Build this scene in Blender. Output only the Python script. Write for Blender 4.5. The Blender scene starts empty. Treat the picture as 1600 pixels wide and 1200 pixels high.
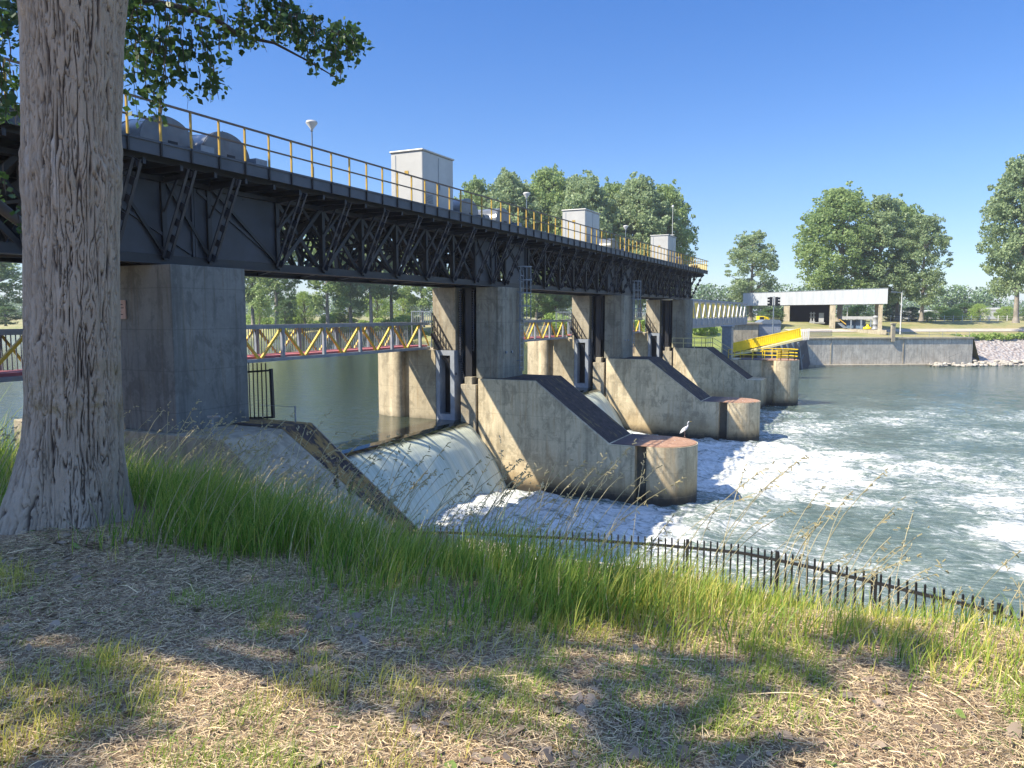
import bpy, bmesh, math, random
import numpy as np
from mathutils import Vector, Matrix, Quaternion
random.seed(7); rng = np.random.default_rng(7)
C = bpy.context.scene.collection
PI = math.pi
# ---------------------------------------------------------------- frame of reference
# camera at the origin, X = downstream, Y = along the weir, Z up
TH = math.radians(26.1); PH = math.atan(110/1200.0)
FW = np.array([-math.sin(TH), math.cos(TH), 0.0]); RT = np.array([math.cos(TH), math.sin(TH), 0.0])
def W(u, v, z=0.0):            # u metres right, v metres ahead of the viewpoint
    p = RT*u + FW*v; return np.array([p[0], p[1], z])
def at(px, D, z=0.0):          # a bearing and a distance
    return W((px-800)/1205.0*D, D, z)
def zat(py, D): return -(py-490)/1205.0*D
WU, WD = -5.88, -9.41          # water levels above and below the weir
SUN = np.array([-1.865, -1.90, 2.89]); SUN /= np.linalg.norm(SUN)
# ---------------------------------------------------------------- noise
def _h(i, j, k, s):
    n = (i*374761393 + j*668265263 + k*2147483647 + s*974634777) & 0xffffffff
    n = ((n ^ (n >> 13))*1274126177) & 0xffffffff
    n = ((n ^ (n >> 15))*2246822519) & 0xffffffff
    return ((n ^ (n >> 16)) & 0xffff)/65535.0
def vn(x, y, z=0, s=0):
    x, y, z = np.broadcast_arrays(np.asarray(x, float), np.asarray(y, float), np.asarray(z, float))
    i, j, k = np.floor(x).astype(np.int64), np.floor(y).astype(np.int64), np.floor(z).astype(np.int64)
    a, b, c = x-i, y-j, z-k
    a, b, c = a*a*(3-2*a), b*b*(3-2*b), c*c*(3-2*c)
    r = 0
    for di in (0, 1):
        for dj in (0, 1):
            for dk in (0, 1):
                r = r + _h(i+di, j+dj, k+dk, s)*(a if di else 1-a)*(b if dj else 1-b)*(c if dk else 1-c)
    return r*2-1
def fbm(x, y, z=0, o=4, s=0):
    r = 0; am = .5
    for q in range(o):
        r = r + am*vn(np.asarray(x)*2**q, np.asarray(y)*2**q, np.asarray(z)*2**q, s+q); am *= .5
    return r
def sstep(a, b, x):
    t = np.clip((np.asarray(x, float)-a)/(b-a), 0, 1); return t*t*(3-2*t)
# ---------------------------------------------------------------- mesh building
ORG = {}
def new_mesh(name, V, F, mats, smooth=False, mi=None):
    me = bpy.data.meshes.new(name)
    V = np.asarray(V, dtype=np.float32)
    if isinstance(F, np.ndarray):
        n, k = F.shape
        me.vertices.add(len(V)); me.vertices.foreach_set('co', V.ravel())
        me.loops.add(n*k); me.loops.foreach_set('vertex_index', F.ravel().astype(np.int32))
        me.polygons.add(n); me.polygons.foreach_set('loop_start', np.arange(0, n*k, k, dtype=np.int32))
        try: me.polygons.foreach_set('loop_total', np.full(n, k, dtype=np.int32))
        except Exception: pass
        if mi is not None: me.polygons.foreach_set('material_index', np.asarray(mi, dtype=np.int32))
        if smooth: me.polygons.foreach_set('use_smooth', np.ones(n, dtype=bool))
        me.update(calc_edges=True)
    else:
        me.from_pydata([tuple(v) for v in V], [], F)
        if smooth is not False:
            if smooth is True: smooth = [True]*len(F)
            me.polygons.foreach_set('use_smooth', smooth)
        if mi is not None: me.polygons.foreach_set('material_index', mi)
    for m in (mats if isinstance(mats, (list, tuple)) else [mats]): me.materials.append(m)
    me.validate(); return me
def link(name, me, parent=None, label=None, cat=None, group=None, kind=None, origin=None):
    o = bpy.data.objects.new(name, me); C.objects.link(o)
    if parent is not None:
        o.parent = parent; ORG[o.name] = ORG[parent.name]
    else: ORG[o.name] = np.zeros(3) if origin is None else np.asarray(origin, float)
    if label: o['label'] = label
    if cat: o['category'] = cat
    if group: o['group'] = group
    if kind: o['kind'] = kind
    if parent is None and origin is not None: o.location = origin
    return o
def thing(name, label, cat, loc=(0, 0, 0), group=None, rz=0):
    o = bpy.data.objects.new(name, None); C.objects.link(o); o.location = loc; o.rotation_euler = (0, 0, rz)
    o.empty_display_size = .3
    o['label'] = label; o['category'] = cat
    if group: o['group'] = group
    ORG[o.name] = np.asarray(loc, float); return o
def copy_tree(o, parent=None):
    c = o.copy(); C.objects.link(c)
    if parent is not None: c.parent = parent
    ORG[c.name] = ORG[o.name]
    for ch in list(o.children): copy_tree(ch, c)
    return c
class MB:
    def __init__(s): s.v = []; s.f = []; s.sm = []; s.m = []; s.cm = 0
    def add(s, V, F, sm=False):
        b = len(s.v); s.v += [tuple(map(float, p)) for p in V]
        for f in F: s.f.append(tuple(i+b for i in f)); s.sm.append(sm); s.m.append(s.cm)
        return s
    def box(s, x0, x1, y0, y1, z0, z1):
        V = [(x, y, z) for z in (z0, z1) for y in (y0, y1) for x in (x0, x1)]
        return s.add(V, [(0, 2, 3, 1), (4, 5, 7, 6), (0, 1, 5, 4), (1, 3, 7, 5), (3, 2, 6, 7), (2, 0, 4, 6)])
    def obox(s, c, ax, ay, hx, hy, z0, z1):   # oriented box: centre, unit axes in plan
        c = np.asarray(c, float)[:2]; ax = np.asarray(ax, float)[:2]; ay = np.asarray(ay, float)[:2]
        V = []
        for z in (z0, z1):
            for b in (-1, 1):
                for a in (-1, 1):
                    p = c+ax*hx*a+ay*hy*b; V.append((p[0], p[1], z))
        return s.add(V, [(0, 2, 3, 1), (4, 5, 7, 6), (0, 1, 5, 4), (1, 3, 7, 5), (3, 2, 6, 7), (2, 0, 4, 6)])
    def bar(s, p, q, w, h=None, up=(0, 0, 1)):
        h = h or w; p = np.asarray(p, float); q = np.asarray(q, float); d = q-p; L = np.linalg.norm(d)
        if L < 1e-6: return s
        d /= L; up = np.asarray(up, float)
        if abs(d@up) > .97: up = np.array([0, 1., 0]) if abs(d[1]) < .9 else np.array([1., 0, 0])
        a = np.cross(d, up); a /= np.linalg.norm(a); b = np.cross(a, d)
        V = [r+a*w/2*i+b*h/2*j for r in (p, q) for j in (-1, 1) for i in (-1, 1)]
        return s.add(V, [(0, 1, 3, 2), (4, 6, 7, 5), (0, 4, 5, 1), (1, 5, 7, 3), (3, 7, 6, 2), (2, 6, 4, 0)])
    def cyl(s, p, q, r0, r1=None, n=12, cap=True):
        r1 = r0 if r1 is None else r1; p = np.asarray(p, float); q = np.asarray(q, float); d = q-p; d /= max(1e-9, np.linalg.norm(d))
        up = np.array([0, 0, 1.]) if abs(d[2]) < .9 else np.array([1., 0, 0])
        a = np.cross(d, up); a /= np.linalg.norm(a); b = np.cross(d, a)
        V = [c+(a*math.cos(t)+b*math.sin(t))*r for c, r in ((p, r0), (q, r1)) for t in [2*PI*i/n for i in range(n)]]
        s.add(V, [(i, (i+1) % n, n+(i+1) % n, n+i) for i in range(n)], True)
        if cap: s.add(V, [tuple(range(n-1, -1, -1)), tuple(range(n, 2*n))])
        return s
    def tube(s, P, R, n=8):
        P = [np.asarray(p, float) for p in P]
        for i in range(len(P)-1): s.cyl(P[i], P[i+1], R[i], R[i+1], n, cap=(i in (0, len(P)-2)))
        return s
    def prism(s, poly, z0, z1, sm=False):
        n = len(poly); V = [(x, y, z0) for x, y in poly]+[(x, y, z1) for x, y in poly]
        s.add(V, [tuple(range(n-1, -1, -1)), tuple(range(n, 2*n))]); s.add(V, [(i, (i+1) % n, n+(i+1) % n, n+i) for i in range(n)], sm); return s
    def xz(s, prof, y0, y1, sm=False):        # profile in XZ extruded along Y
        n = len(prof); V = [(x, y0, z) for x, z in prof]+[(x, y1, z) for x, z in prof]
        s.add(V, [tuple(range(n)), tuple(range(2*n-1, n-1, -1))]); s.add(V, [((i+1) % n, i, n+i, n+(i+1) % n) for i in range(n)], sm); return s
    def lathe(s, c, prof, n=20):
        c = np.asarray(c, float); m = len(prof)
        V = [c+np.array([r*math.cos(2*PI*i/n), r*math.sin(2*PI*i/n), z]) for r, z in prof for i in range(n)]
        return s.add(V, [(j*n+i, j*n+(i+1) % n, (j+1)*n+(i+1) % n, (j+1)*n+i) for j in range(m-1) for i in range(n)], True)
    def build(s, name, mat, parent=None, bevel=0, **k):
        og = ORG[parent.name] if parent is not None else np.asarray(k.get('origin', (0, 0, 0)), float)
        V = np.array(s.v)-og
        me = new_mesh(name, V, s.f, mat, s.sm, s.m)
        bm = bmesh.new(); bm.from_mesh(me); bmesh.ops.remove_doubles(bm, verts=bm.verts, dist=1e-5) if bevel else None
        bmesh.ops.recalc_face_normals(bm, faces=bm.faces); bm.to_mesh(me); bm.free()
        o = link(name, me, parent, **k)
        if bevel:
            b = o.modifiers.new('bevel', 'BEVEL'); b.width = bevel; b.segments = 2; b.limit_method = 'ANGLE'; b.angle_limit = math.radians(50)
        return o
# ---------------------------------------------------------------- materials
def mat(name):
    m = bpy.data.materials.new(name); m.use_nodes = True; nt = m.node_tree; nt.nodes.clear()
    out = nt.nodes.new('ShaderNodeOutputMaterial'); b = nt.nodes.new('ShaderNodeBsdfPrincipled'); nt.links.new(b.outputs[0], out.inputs[0])
    return m, nt, b, out
class N:
    def __init__(s, nt): s.nt = nt
    def n(s, t, **k):
        o = s.nt.nodes.new(t)
        for a, b in k.items(): setattr(o, a, b)
        return o
    def l(s, a, b): s.nt.links.new(a, b)
    def val(s, i, v):
        if hasattr(v, 'is_linked') or isinstance(v, bpy.types.NodeSocket): s.l(v, i)
        else: i.default_value = v
    def pos(s): return s.n('ShaderNodeNewGeometry').outputs['Position']
    def obj(s): return s.n('ShaderNodeTexCoord').outputs['Object']
    def mapv(s, v, scale=(1, 1, 1), loc=(0, 0, 0), rot=(0, 0, 0)):
        m = s.n('ShaderNodeMapping'); s.l(v, m.inputs[0]); m.inputs['Scale'].default_value = scale; m.inputs['Location'].default_value = loc; m.inputs['Rotation'].default_value = rot; return m.outputs[0]
    def noise(s, v, sc=1, det=4, rough=.55, dist=0):
        t = s.n('ShaderNodeTexNoise'); s.l(v, t.inputs['Vector']); t.inputs['Scale'].default_value = sc; t.inputs['Detail'].default_value = det; t.inputs['Roughness'].default_value = rough; t.inputs['Distortion'].default_value = dist; return t.outputs[0]
    def voro(s, v, sc=1, feat='F1'):
        t = s.n('ShaderNodeTexVoronoi', feature=feat); s.l(v, t.inputs['Vector']); t.inputs['Scale'].default_value = sc; return t.outputs[0]
    def ramp(s, f, st):
        r = s.n('ShaderNodeValToRGB'); s.l(f, r.inputs[0]); e = r.color_ramp.elements
        while len(e) < len(st): e.new(.5)
        for q, (p, c) in zip(e, st):
            q.position = p; q.color = (c, c, c, 1) if isinstance(c, (int, float)) else (*c, 1)
        return r.outputs[0]
    def mix(s, f, a, b, mode='MIX'):
        m = s.n('ShaderNodeMix', data_type='RGBA', blend_type=mode)
        s.val(m.inputs[0], f)
        for i, c in ((6, a), (7, b)): s.val(m.inputs[i], (*c, 1) if isinstance(c, tuple) else c)
        return m.outputs[2]
    def math(s, op, a, b=0.0, clamp=False):
        m = s.n('ShaderNodeMath', operation=op, use_clamp=clamp); s.val(m.inputs[0], a); s.val(m.inputs[1], b); return m.outputs[0]
    def mr(s, v, a, b, c=0.0, d=1.0):
        m = s.n('ShaderNodeMapRange', interpolation_type='SMOOTHSTEP'); s.l(v, m.inputs[0])
        for i, q in zip((1, 2, 3, 4), (a, b, c, d)): m.inputs[i].default_value = q
        return m.outputs[0]
    def sep(s, v):
        x = s.n('ShaderNodeSeparateXYZ'); s.l(v, x.inputs[0]); return x.outputs
    def bump(s, h, st=.3, d=.02):
        b = s.n('ShaderNodeBump'); b.inputs['Strength'].default_value = st; b.inputs['Distance'].default_value = d; s.l(h, b.inputs['Height']); return b.outputs[0]
    def attr(s, nm):
        a = s.n('ShaderNodeAttribute', attribute_name=nm); return a.outputs['Fac']
def concrete(name, base, dark=.45, wet=None, warm=(.44, .29, .12), warmz=None, top=None, streak=.5):
    m, nt, b, out = mat(name); n = N(nt); p = n.pos()
    big = n.noise(p, .55, 5, .6); fine = n.noise(p, 9, 6, .65); st = n.noise(n.mapv(p, (2.6, 2.6, .16)), 1.4, 5, .6)
    blot = n.noise(n.mapv(p, (1, 1, .6)), 1.7, 6, .7, .6)
    c = n.mix(n.ramp(big, [(.3, 0.0), (.7, 1.0)]), tuple(x*.62 for x in base), tuple(x*1.15 for x in base))
    c = n.mix(n.math('MULTIPLY', n.ramp(st, [(.50, 0.0), (.68, 1.0)]), streak), c, tuple(x*dark for x in base))
    c = n.mix(n.math('MULTIPLY', n.ramp(blot, [(.50, 0.0), (.60, 1.0)]), .62), c, tuple(x*dark*.9 for x in base))
    c = n.mix(n.math('MULTIPLY', n.ramp(n.noise(p, 3.1, 5, .7), [(.58, 0.0), (.64, 1.0)]), .25), c, tuple(min(1, x*1.45) for x in base))
    rr = n.noise(n.mapv(p, (5, 5, .3)), 1.1, 4, .6); c = n.mix(n.math('MULTIPLY', n.ramp(rr, [(.56, 0.0), (.64, 1.0)]), .45), c, (base[0]*.62, base[1]*.47, base[2]*.32))
    c = n.mix(.22, c, n.ramp(fine, [(.3, tuple(x*.7 for x in base)), (.7, tuple(min(1, x*1.25) for x in base))]))
    z = n.sep(p)[2]
    if warmz:
        f = n.mr(n.math('ADD', z, n.math('MULTIPLY', big, 1.2)), warmz[0], warmz[1], 1, 0)
        c = n.mix(n.math('MULTIPLY', f, .85), c, n.mix(st, tuple(x*.6 for x in warm), warm))
    if wet is not None:
        f = n.mr(n.math('ADD', z, n.math('MULTIPLY', blot, .9)), wet+.35, wet+1.15, 1, 0)
        c = n.mix(f, c, (.035, .03, .022))
    # pour joints
    j = n.math('FRACT', n.math('DIVIDE', n.math('ADD', z, 20.0), 1.22))
    jl = n.math('MULTIPLY', n.mr(j, 0.0, .028, 1, 0), .6); c = n.mix(jl, c, tuple(x*.4 for x in base))
    nt.links.new(c, b.inputs['Base Color']); b.inputs['Roughness'].default_value = .88
    h = n.math('ADD', n.math('MULTIPLY', fine, .6), n.math('MULTIPLY', blot, .5))
    nt.links.new(n.bump(h, .45, .03), b.inputs['Normal']); return m
def paint(name, col, rough=.5, metal=0, var=.25, sc=3, rust=None):
    m, nt, b, out = mat(name); n = N(nt); p = n.pos()
    f = n.noise(p, sc, 5, .6)
    c = n.mix(n.ramp(f, [(.3, 0.0), (.7, 1.0)]), tuple(x*(1-var) for x in col), tuple(min(1, x*(1+var*.6)) for x in col))
    if rust: c = n.mix(n.ramp(n.noise(p, sc*2.3, 6, .7), [(.60, 0.0), (.66, 1.0)]), c, rust)
    nt.links.new(c, b.inputs['Base Color']); b.inputs['Roughness'].default_value = rough; b.inputs['Metallic'].default_value = metal
    nt.links.new(n.bump(n.noise(p, sc*8, 3), .12, .01), b.inputs['Normal']); return m
M = {}
M['conc'] = concrete('weathered_concrete', (.60, .51, .335), .28, wet=WD+.25, warmz=(-9.3, -6.4), streak=.7)
M['conc_up'] = concrete('warm_concrete', (.44, .375, .25), .36, wet=WU-.35, streak=.7)
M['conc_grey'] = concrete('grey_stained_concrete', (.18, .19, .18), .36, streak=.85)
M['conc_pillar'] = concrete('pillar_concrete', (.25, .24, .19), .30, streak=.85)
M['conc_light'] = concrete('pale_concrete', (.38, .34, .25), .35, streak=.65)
M['quay'] = concrete('quay_concrete', (.56, .52, .43), .45, wet=WD-.7, streak=.9)
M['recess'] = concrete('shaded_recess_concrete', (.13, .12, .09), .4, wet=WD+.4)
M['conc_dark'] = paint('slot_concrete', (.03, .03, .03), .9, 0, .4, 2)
M['steel'] = paint('dark_steel_paint', (.013, .014, .018), .5, 0, .3, 2.5)
M['steelblue'] = paint('slate_steel_paint', (.028, .034, .048), .5, 0, .3, 1.6)
M['fascia'] = paint('fascia_steel_paint', (.055, .065, .08), .5, 0, .35, 1.3)
M['railrust'] = paint('railing_paint', (.13, .085, .05), .5, 0, .4, 5)
M['yellow'] = paint('yellow_paint', (.42, .27, .04), .5, 0, .2, 4)
M['footyellow'] = paint('footbridge_yellow', (.62, .42, .04), .5, 0, .2, 4)
M['brightyellow'] = paint('bright_yellow_paint', (.85, .60, .005), .45, 0, .12, 1.5)
M['paleyellow'] = paint('pale_yellow_paint', (.62, .55, .28), .5, 0, .2, 3)
M['galv'] = paint('galvanised_steel', (.22, .26, .30), .45, .4, .25, 4)
M['greypaint'] = paint('grey_paint', (.26, .29, .33), .5, 0, .2, 3)
M['cream'] = paint('cream_painted_metal', (.44, .44, .41), .45, 0, .12, 1.2)
M['white'] = paint('white_paint', (.58, .58, .56), .5, 0, .1, 1.2)
M['hood'] = paint('hood_metal', (.15, .16, .165), .3, .15, .35, 1.5)
M['black'] = paint('black_metal', (.012, .012, .014), .55, 0, .3, 4)
M['pink'] = paint('pink_deck', (.42, .13, .14), .7, 0, .2, 2)
M['red'] = paint('rusty_red_cap', (.30, .155, .12), .85, 0, .35, 2.2)
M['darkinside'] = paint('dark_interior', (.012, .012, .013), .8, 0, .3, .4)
M['machine'] = paint('machine_grey', (.30, .31, .32), .5, 0, .2, 1)
M['blueskip'] = paint('blue_grey_steel', (.10, .16, .24), .5, 0, .3, .7)
M['navy'] = paint('navy_cloth', (.03, .04, .12), .8, 0, .2, 5)
M['skin'] = paint('skin', (.45, .28, .2), .6, 0, .1, 5)
M['sign'] = paint('faded_pink_sign', (.45, .30, .24), .6, 0, .15, 4)
M['feather'] = paint('grey_feathers', (.55, .56, .58), .8, 0, .25, 18)
M['beak'] = paint('yellow_beak', (.5, .35, .08), .5, 0, .1, 5)
def ribbed(name, col, sc):
    m, nt, b, out = mat(name); n = N(nt); p = n.obj()
    w = n.n('ShaderNodeTexWave', wave_type='BANDS', bands_direction='X'); n.l(p, w.inputs[0]); w.inputs['Scale'].default_value = sc
    f = n.noise(n.mapv(n.pos(), (1, 1, .2)), 1.2, 4)
    c = n.mix(n.ramp(f, [(.35, 0.0), (.7, 1.0)]), tuple(x*.82 for x in col), col)
    nt.links.new(c, b.inputs['Base Color']); b.inputs['Roughness'].default_value = .5
    nt.links.new(n.bump(w.outputs[0], .5, .05), b.inputs['Normal']); return m
M['clad'] = ribbed('ribbed_white_cladding', (.42, .45, .48), .5)
def mossy(nm, tan_, th_, f_):
    m, nt, b, out = mat(nm); n = N(nt); p = n.pos()
    f = n.noise(p, 3.2, 6, .7); g = n.noise(n.mapv(p, (.5, 1.4, .5)), 2.0, 5, .7)
    c = n.mix(n.ramp(f, [(.35, 0.0), (.65, 1.0)]), (.020, .016, .018), (.065, .050, .045))
    c = n.mix(n.math('MULTIPLY', n.ramp(g, [(th_, 0.0), (th_+.07, 1.0)]), f_), c, tan_)
    nt.links.new(c, b.inputs['Base Color']); b.inputs['Roughness'].default_value = .95
    nt.links.new(n.bump(n.noise(p, 22, 5, .7), .9, .04), b.inputs['Normal']); return m
M['moss'] = mossy('mossy_slope', (.16, .12, .05), .56, .8); M['moss_dry'] = mossy('dry_mossy_slope', (.30, .19, .06), .47, .9)
def capmat():
    m, nt, b, out = mat('pier_cap'); n = N(nt); p = n.pos(); x = n.sep(p)[0]
    f = n.noise(p, 2.0, 6, .7)
    c = n.mix(n.ramp(f, [(.35, 0.0), (.65, 1.0)]), (.22, .12, .075), (.38, .225, .14))
    c = n.mix(n.ramp(n.noise(p, 5, 5, .7), [(.62, 0.0), (.66, 1.0)]), c, (.62, .58, .52))
    f2 = n.mr(n.math('ADD', x, n.math('MULTIPLY', f, 1.0)), -11.2, -10.4, 1, 0)
    c = n.mix(f2, c, n.mix(f, (.045, .035, .04), (.13, .085, .08)))
    nt.links.new(c, b.inputs['Base Color']); b.inputs['Roughness'].default_value = .9
    nt.links.new(n.bump(n.noise(p, 14, 5, .7), .5, .03), b.inputs['Normal']); return m
M['cap'] = capmat()
def leafmat(name, a, b_, sc=.35, tr=.35, fine=True):
    m, nt, b, out = mat(name); n = N(nt); p = n.pos()
    f = n.noise(p, sc, 4, .65); g = n.n('ShaderNodeNewGeometry').outputs['Random Per Island']
    c = n.mix(n.ramp(n.math('ADD', n.math('MULTIPLY', f, .65), n.math('MULTIPLY', g, .35)), [(.3, 0.0), (.7, 1.0)]), a, b_)
    nt.links.new(c, b.inputs['Base Color']); b.inputs['Roughness'].default_value = .5
    b.inputs['Specular IOR Level'].default_value = .35
    t = n.n('ShaderNodeBsdfTranslucent'); nt.links.new(n.mix(.5, c, tuple(min(1, x*1.6) for x in b_)), t.inputs[0])
    mx = n.n('ShaderNodeMixShader'); mx.inputs[0].default_value = tr; nt.links.new(b.outputs[0], mx.inputs[1]); nt.links.new(t.outputs[0], mx.inputs[2]); nt.links.new(mx.outputs[0], out.inputs[0]); return m
M['leafnear'] = leafmat('poplar_leaf', (.025, .06, .02), (.06, .12, .03), .8, .3)
M['leaf'] = leafmat('poplar_crown', (.13, .21, .075), (.32, .41, .16), .12, .4)
M['leaf2'] = leafmat('silver_poplar_crown', (.15, .22, .11), (.34, .42, .22), .12, .4)
M['leaf3'] = leafmat('willow_crown', (.16, .26, .06), (.34, .44, .12), .12, .4)
M['leafd'] = leafmat('dark_crown', (.06, .12, .045), (.15, .23, .08), .12, .25)
M['wood'] = leafmat('distant_leaf', (.09, .16, .08), (.20, .28, .13), .05, .2)
M['grass'] = leafmat('tall_grass', (.12, .22, .03), (.36, .43, .08), 1.0, .45)
M['grass2'] = leafmat('yellow_grass', (.30, .33, .04), (.58, .52, .13), 1.5, .4)
M['grassd'] = leafmat('deep_grass', (.06, .16, .015), (.18, .31, .04), 1.2, .35)
M['straw'] = leafmat('straw', (.50, .37, .20), (.84, .65, .38), 2.5, .1)
M['straw2'] = leafmat('grey_straw', (.29, .22, .14), (.56, .44, .28), 2.5, .1)
M['brownbits'] = leafmat('brown_chaff', (.10, .065, .04), (.34, .23, .15), 2.5, .05)
M['seed'] = leafmat('seed_heads', (.30, .27, .15), (.52, .46, .28), 2, .3)
M['deadleaf'] = leafmat('dead_leaf', (.16, .12, .08), (.34, .27, .2), 3, .1)
def bark():
    m, nt, b, out = mat('poplar_bark'); n = N(nt); p = n.obj()
    fu = n.attr('furrow'); q = n.mapv(p, (1, 1, .22))
    f = n.noise(q, 9, 6, .7); g = n.noise(n.mapv(p, (1, 1, .5)), 45, 4, .7)
    c = n.mix(n.ramp(f, [(.3, 0.0), (.7, 1.0)]), (.29, .24, .175), (.47, .395, .30))
    c = n.mix(n.math('MULTIPLY', g, .4), c, (.26, .225, .19))
    c = n.mix(n.ramp(n.noise(n.mapv(p, (1, 1, .08)), 7, 4, .6), [(.62, 0.0), (.70, .8)]), c, (.50, .46, .40))
    c = n.mix(n.ramp(fu, [(.3, 0.0), (1.0, 1.0)]), c, (.060, .045, .036))
    z = n.sep(p)[2]; zz = n.math('MULTIPLY', n.mr(z, .70, .95, 0, 1), n.mr(z, 1.05, 1.4, 1, 0))
    c = n.mix(n.math('MULTIPLY', zz, n.ramp(n.noise(p, 7, 5, .7), [(.5, 0.0), (.66, .75)])), c, (.20, .145, .05))
    nt.links.new(c, b.inputs['Base Color']); b.inputs['Roughness'].default_value = .92
    nt.links.new(n.bump(n.math('ADD', f, n.math('MULTIPLY', g, .7)), .9, .02), b.inputs['Normal']); return m
M['bark'] = bark()
M['bark2'] = paint('distant_bark', (.26, .23, .19), .9, 0, .35, 1.2)
M['bark3'] = paint('branch_bark', (.07, .06, .05), .9, 0, .35, 3)
def soil():
    m, nt, b, out = mat('litter_ground'); n = N(nt); p = n.pos()
    f = n.noise(p, 1.3, 5, .6); g = n.noise(p, 28, 6, .75); h = n.noise(n.mapv(p, (1, 3, 1), rot=(0, 0, .6)), 30, 4, .7)
    c = n.mix(n.ramp(g, [(.32, 0.0), (.68, 1.0)]), (.16, .10, .06), (.46, .32, .18))
    c = n.mix(n.ramp(h, [(.55, 0.0), (.68, 1.0)]), c, (.55, .45, .30))
    c = n.mix(n.math('MULTIPLY', n.ramp(f, [(.48, 0.0), (.62, 1.0)]), .35), c, (.06, .085, .02))
    nt.links.new(c, b.inputs['Base Color']); b.inputs['Roughness'].default_value = .95
    nt.links.new(n.bump(n.math('ADD', g, h), .9, .03), b.inputs['Normal']); return m
M['soil'] = soil()
def farland():
    m, nt, b, out = mat('far_meadow'); n = N(nt); p = n.pos(); f = n.noise(p, .09, 6, .7); g = n.noise(p, 1.1, 5, .7)
    c = n.mix(n.ramp(f, [(.42, 0.0), (.6, 1.0)]), (.15, .18, .05), (.34, .27, .13))
    c = n.mix(.4, c, n.ramp(g, [(.3, (.10, .14, .04)), (.7, (.36, .30, .15))]))
    nt.links.new(c, b.inputs['Base Color']); b.inputs['Roughness'].default_value = .95
    nt.links.new(n.bump(g, .5, .2), b.inputs['Normal']); return m
M['meadow'] = farland()
M['path'] = paint('gravel_path', (.42, .37, .31), .95, 0, .2, .8)
def rockmat():
    m, nt, b, out = mat('riprap'); n = N(nt); p = n.pos(); v = n.voro(p, 1.6); f = n.noise(p, 2, 4)
    c = n.mix(v, (.34, .29, .26), (.16, .13, .12)); c = n.mix(n.ramp(f, [(.4, 0.0), (.65, 1.0)]), c, (.36, .35, .34))
    nt.links.new(c, b.inputs['Base Color']); b.inputs['Roughness'].default_value = .9; nt.links.new(n.bump(v, 1, .3), b.inputs['Normal']); return m
M['riprap'] = rockmat()
M['stone'] = paint('pale_stone', (.40, .37, .31), .9, 0, .35, .8)
# water
def water_up():
    m, nt, b, out = mat('calm_river_water'); n = N(nt); p = n.pos(); x = n.sep(p)[0]
    a = n.noise(n.mapv(p, (1, 1.7, 1)), 1.6, 5, .6, .4); d = n.noise(n.mapv(p, (.25, .5, 1)), 1.0, 3)
    b.inputs['Base Color'].default_value = (.030, .042, .030, 1); b.inputs['Roughness'].default_value = .06; b.inputs['IOR'].default_value = 1.33
    h = n.math('ADD', n.math('MULTIPLY', a, n.mr(x, -24.5, -20.5, 1.0, .10)), n.math('MULTIPLY', d, .8))
    nt.links.new(n.bump(h, .32, .12), b.inputs['Normal']); return m
def water_fall():
    m, nt, b, out = mat('falling_water'); n = N(nt); p = n.pos(); s = n.sep(p); z = s[2]
    st = n.noise(n.mapv(p, (.12, 1.7, .12)), 1.5, 4, .6, .1); fi = n.noise(n.mapv(p, (.12, 9, .12)), 1.6, 5, .72, .05)
    c = n.mix(n.ramp(st, [(.32, 0.0), (.68, 1.0)]), (.44, .48, .36), (.60, .64, .50))
    c = n.mix(n.ramp(fi, [(.42, 0.0), (.72, .85)]), c, (.74, .76, .66))
    aer = n.mr(n.math('ADD', z, n.math('MULTIPLY', st, .16)), -6.06, -5.92, 1, 0)      # turns milky where it breaks over the crest
    c = n.mix(aer, (.025, .032, .02), c)
    nt.links.new(c, b.inputs['Base Color']); nt.links.new(n.mix(aer, (.05, .05, .05), (.35, .35, .35)), b.inputs['Roughness']); b.inputs['IOR'].default_value = 1.33
    h = n.math('ADD', n.math('MULTIPLY', fi, .5), st)
    nt.links.new(n.bump(n.math('MULTIPLY', h, aer), .3, .05), b.inputs['Normal']); return m
def water_down():
    m, nt, b, out = mat('river_water'); n = N(nt); p = n.pos(); at_ = n.attr('foam')
    q = n.mapv(p, (.55, 1.5, 1)); a = n.noise(q, 1.3, 7, .74, 1.2); e = n.noise(n.mapv(p, (.45, 1.1, 1)), 4.0, 7, .78, 1.6)
    w = n.noise(n.mapv(p, (.7, 1.4, 1)), 2.2, 6, .65, .6)
    k = n.math('ADD', n.math('MULTIPLY', a, .55), n.math('MULTIPLY', e, .55))
    k = n.math('ADD', n.math('SUBTRACT', k, .475), n.math('MULTIPLY', n.math('SUBTRACT', at_, 1.0), .5))          # foam where detail noise + density pass the threshold
    fo = n.mr(k, -.02, .11, 0, 1)
    th = n.mr(k, -.12, .04, 0, .45)                               # thin milky water round it
    c = n.mix(th, (.07, .10, .08), (.32, .39, .35)); c = n.mix(fo, c, n.mix(n.ramp(e, [(.35, 0.0), (.6, 1.0)]), (.46, .48, .45), (.68, .69, .67)))
    nt.links.new(c, b.inputs['Base Color']); nt.links.new(n.mix(fo, (.10, .10, .10), (.65, .65, .65)), b.inputs['Roughness']); b.inputs['IOR'].default_value = 1.33
    h = n.math('ADD', n.math('MULTIPLY', w, 1.0), n.math('MULTIPLY', fo, .35))
    nt.links.new(n.bump(h, .6, .18), b.inputs['Normal']); return m
M['wup'], M['wfall'], M['wdown'] = water_up(), water_fall(), water_down()
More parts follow.
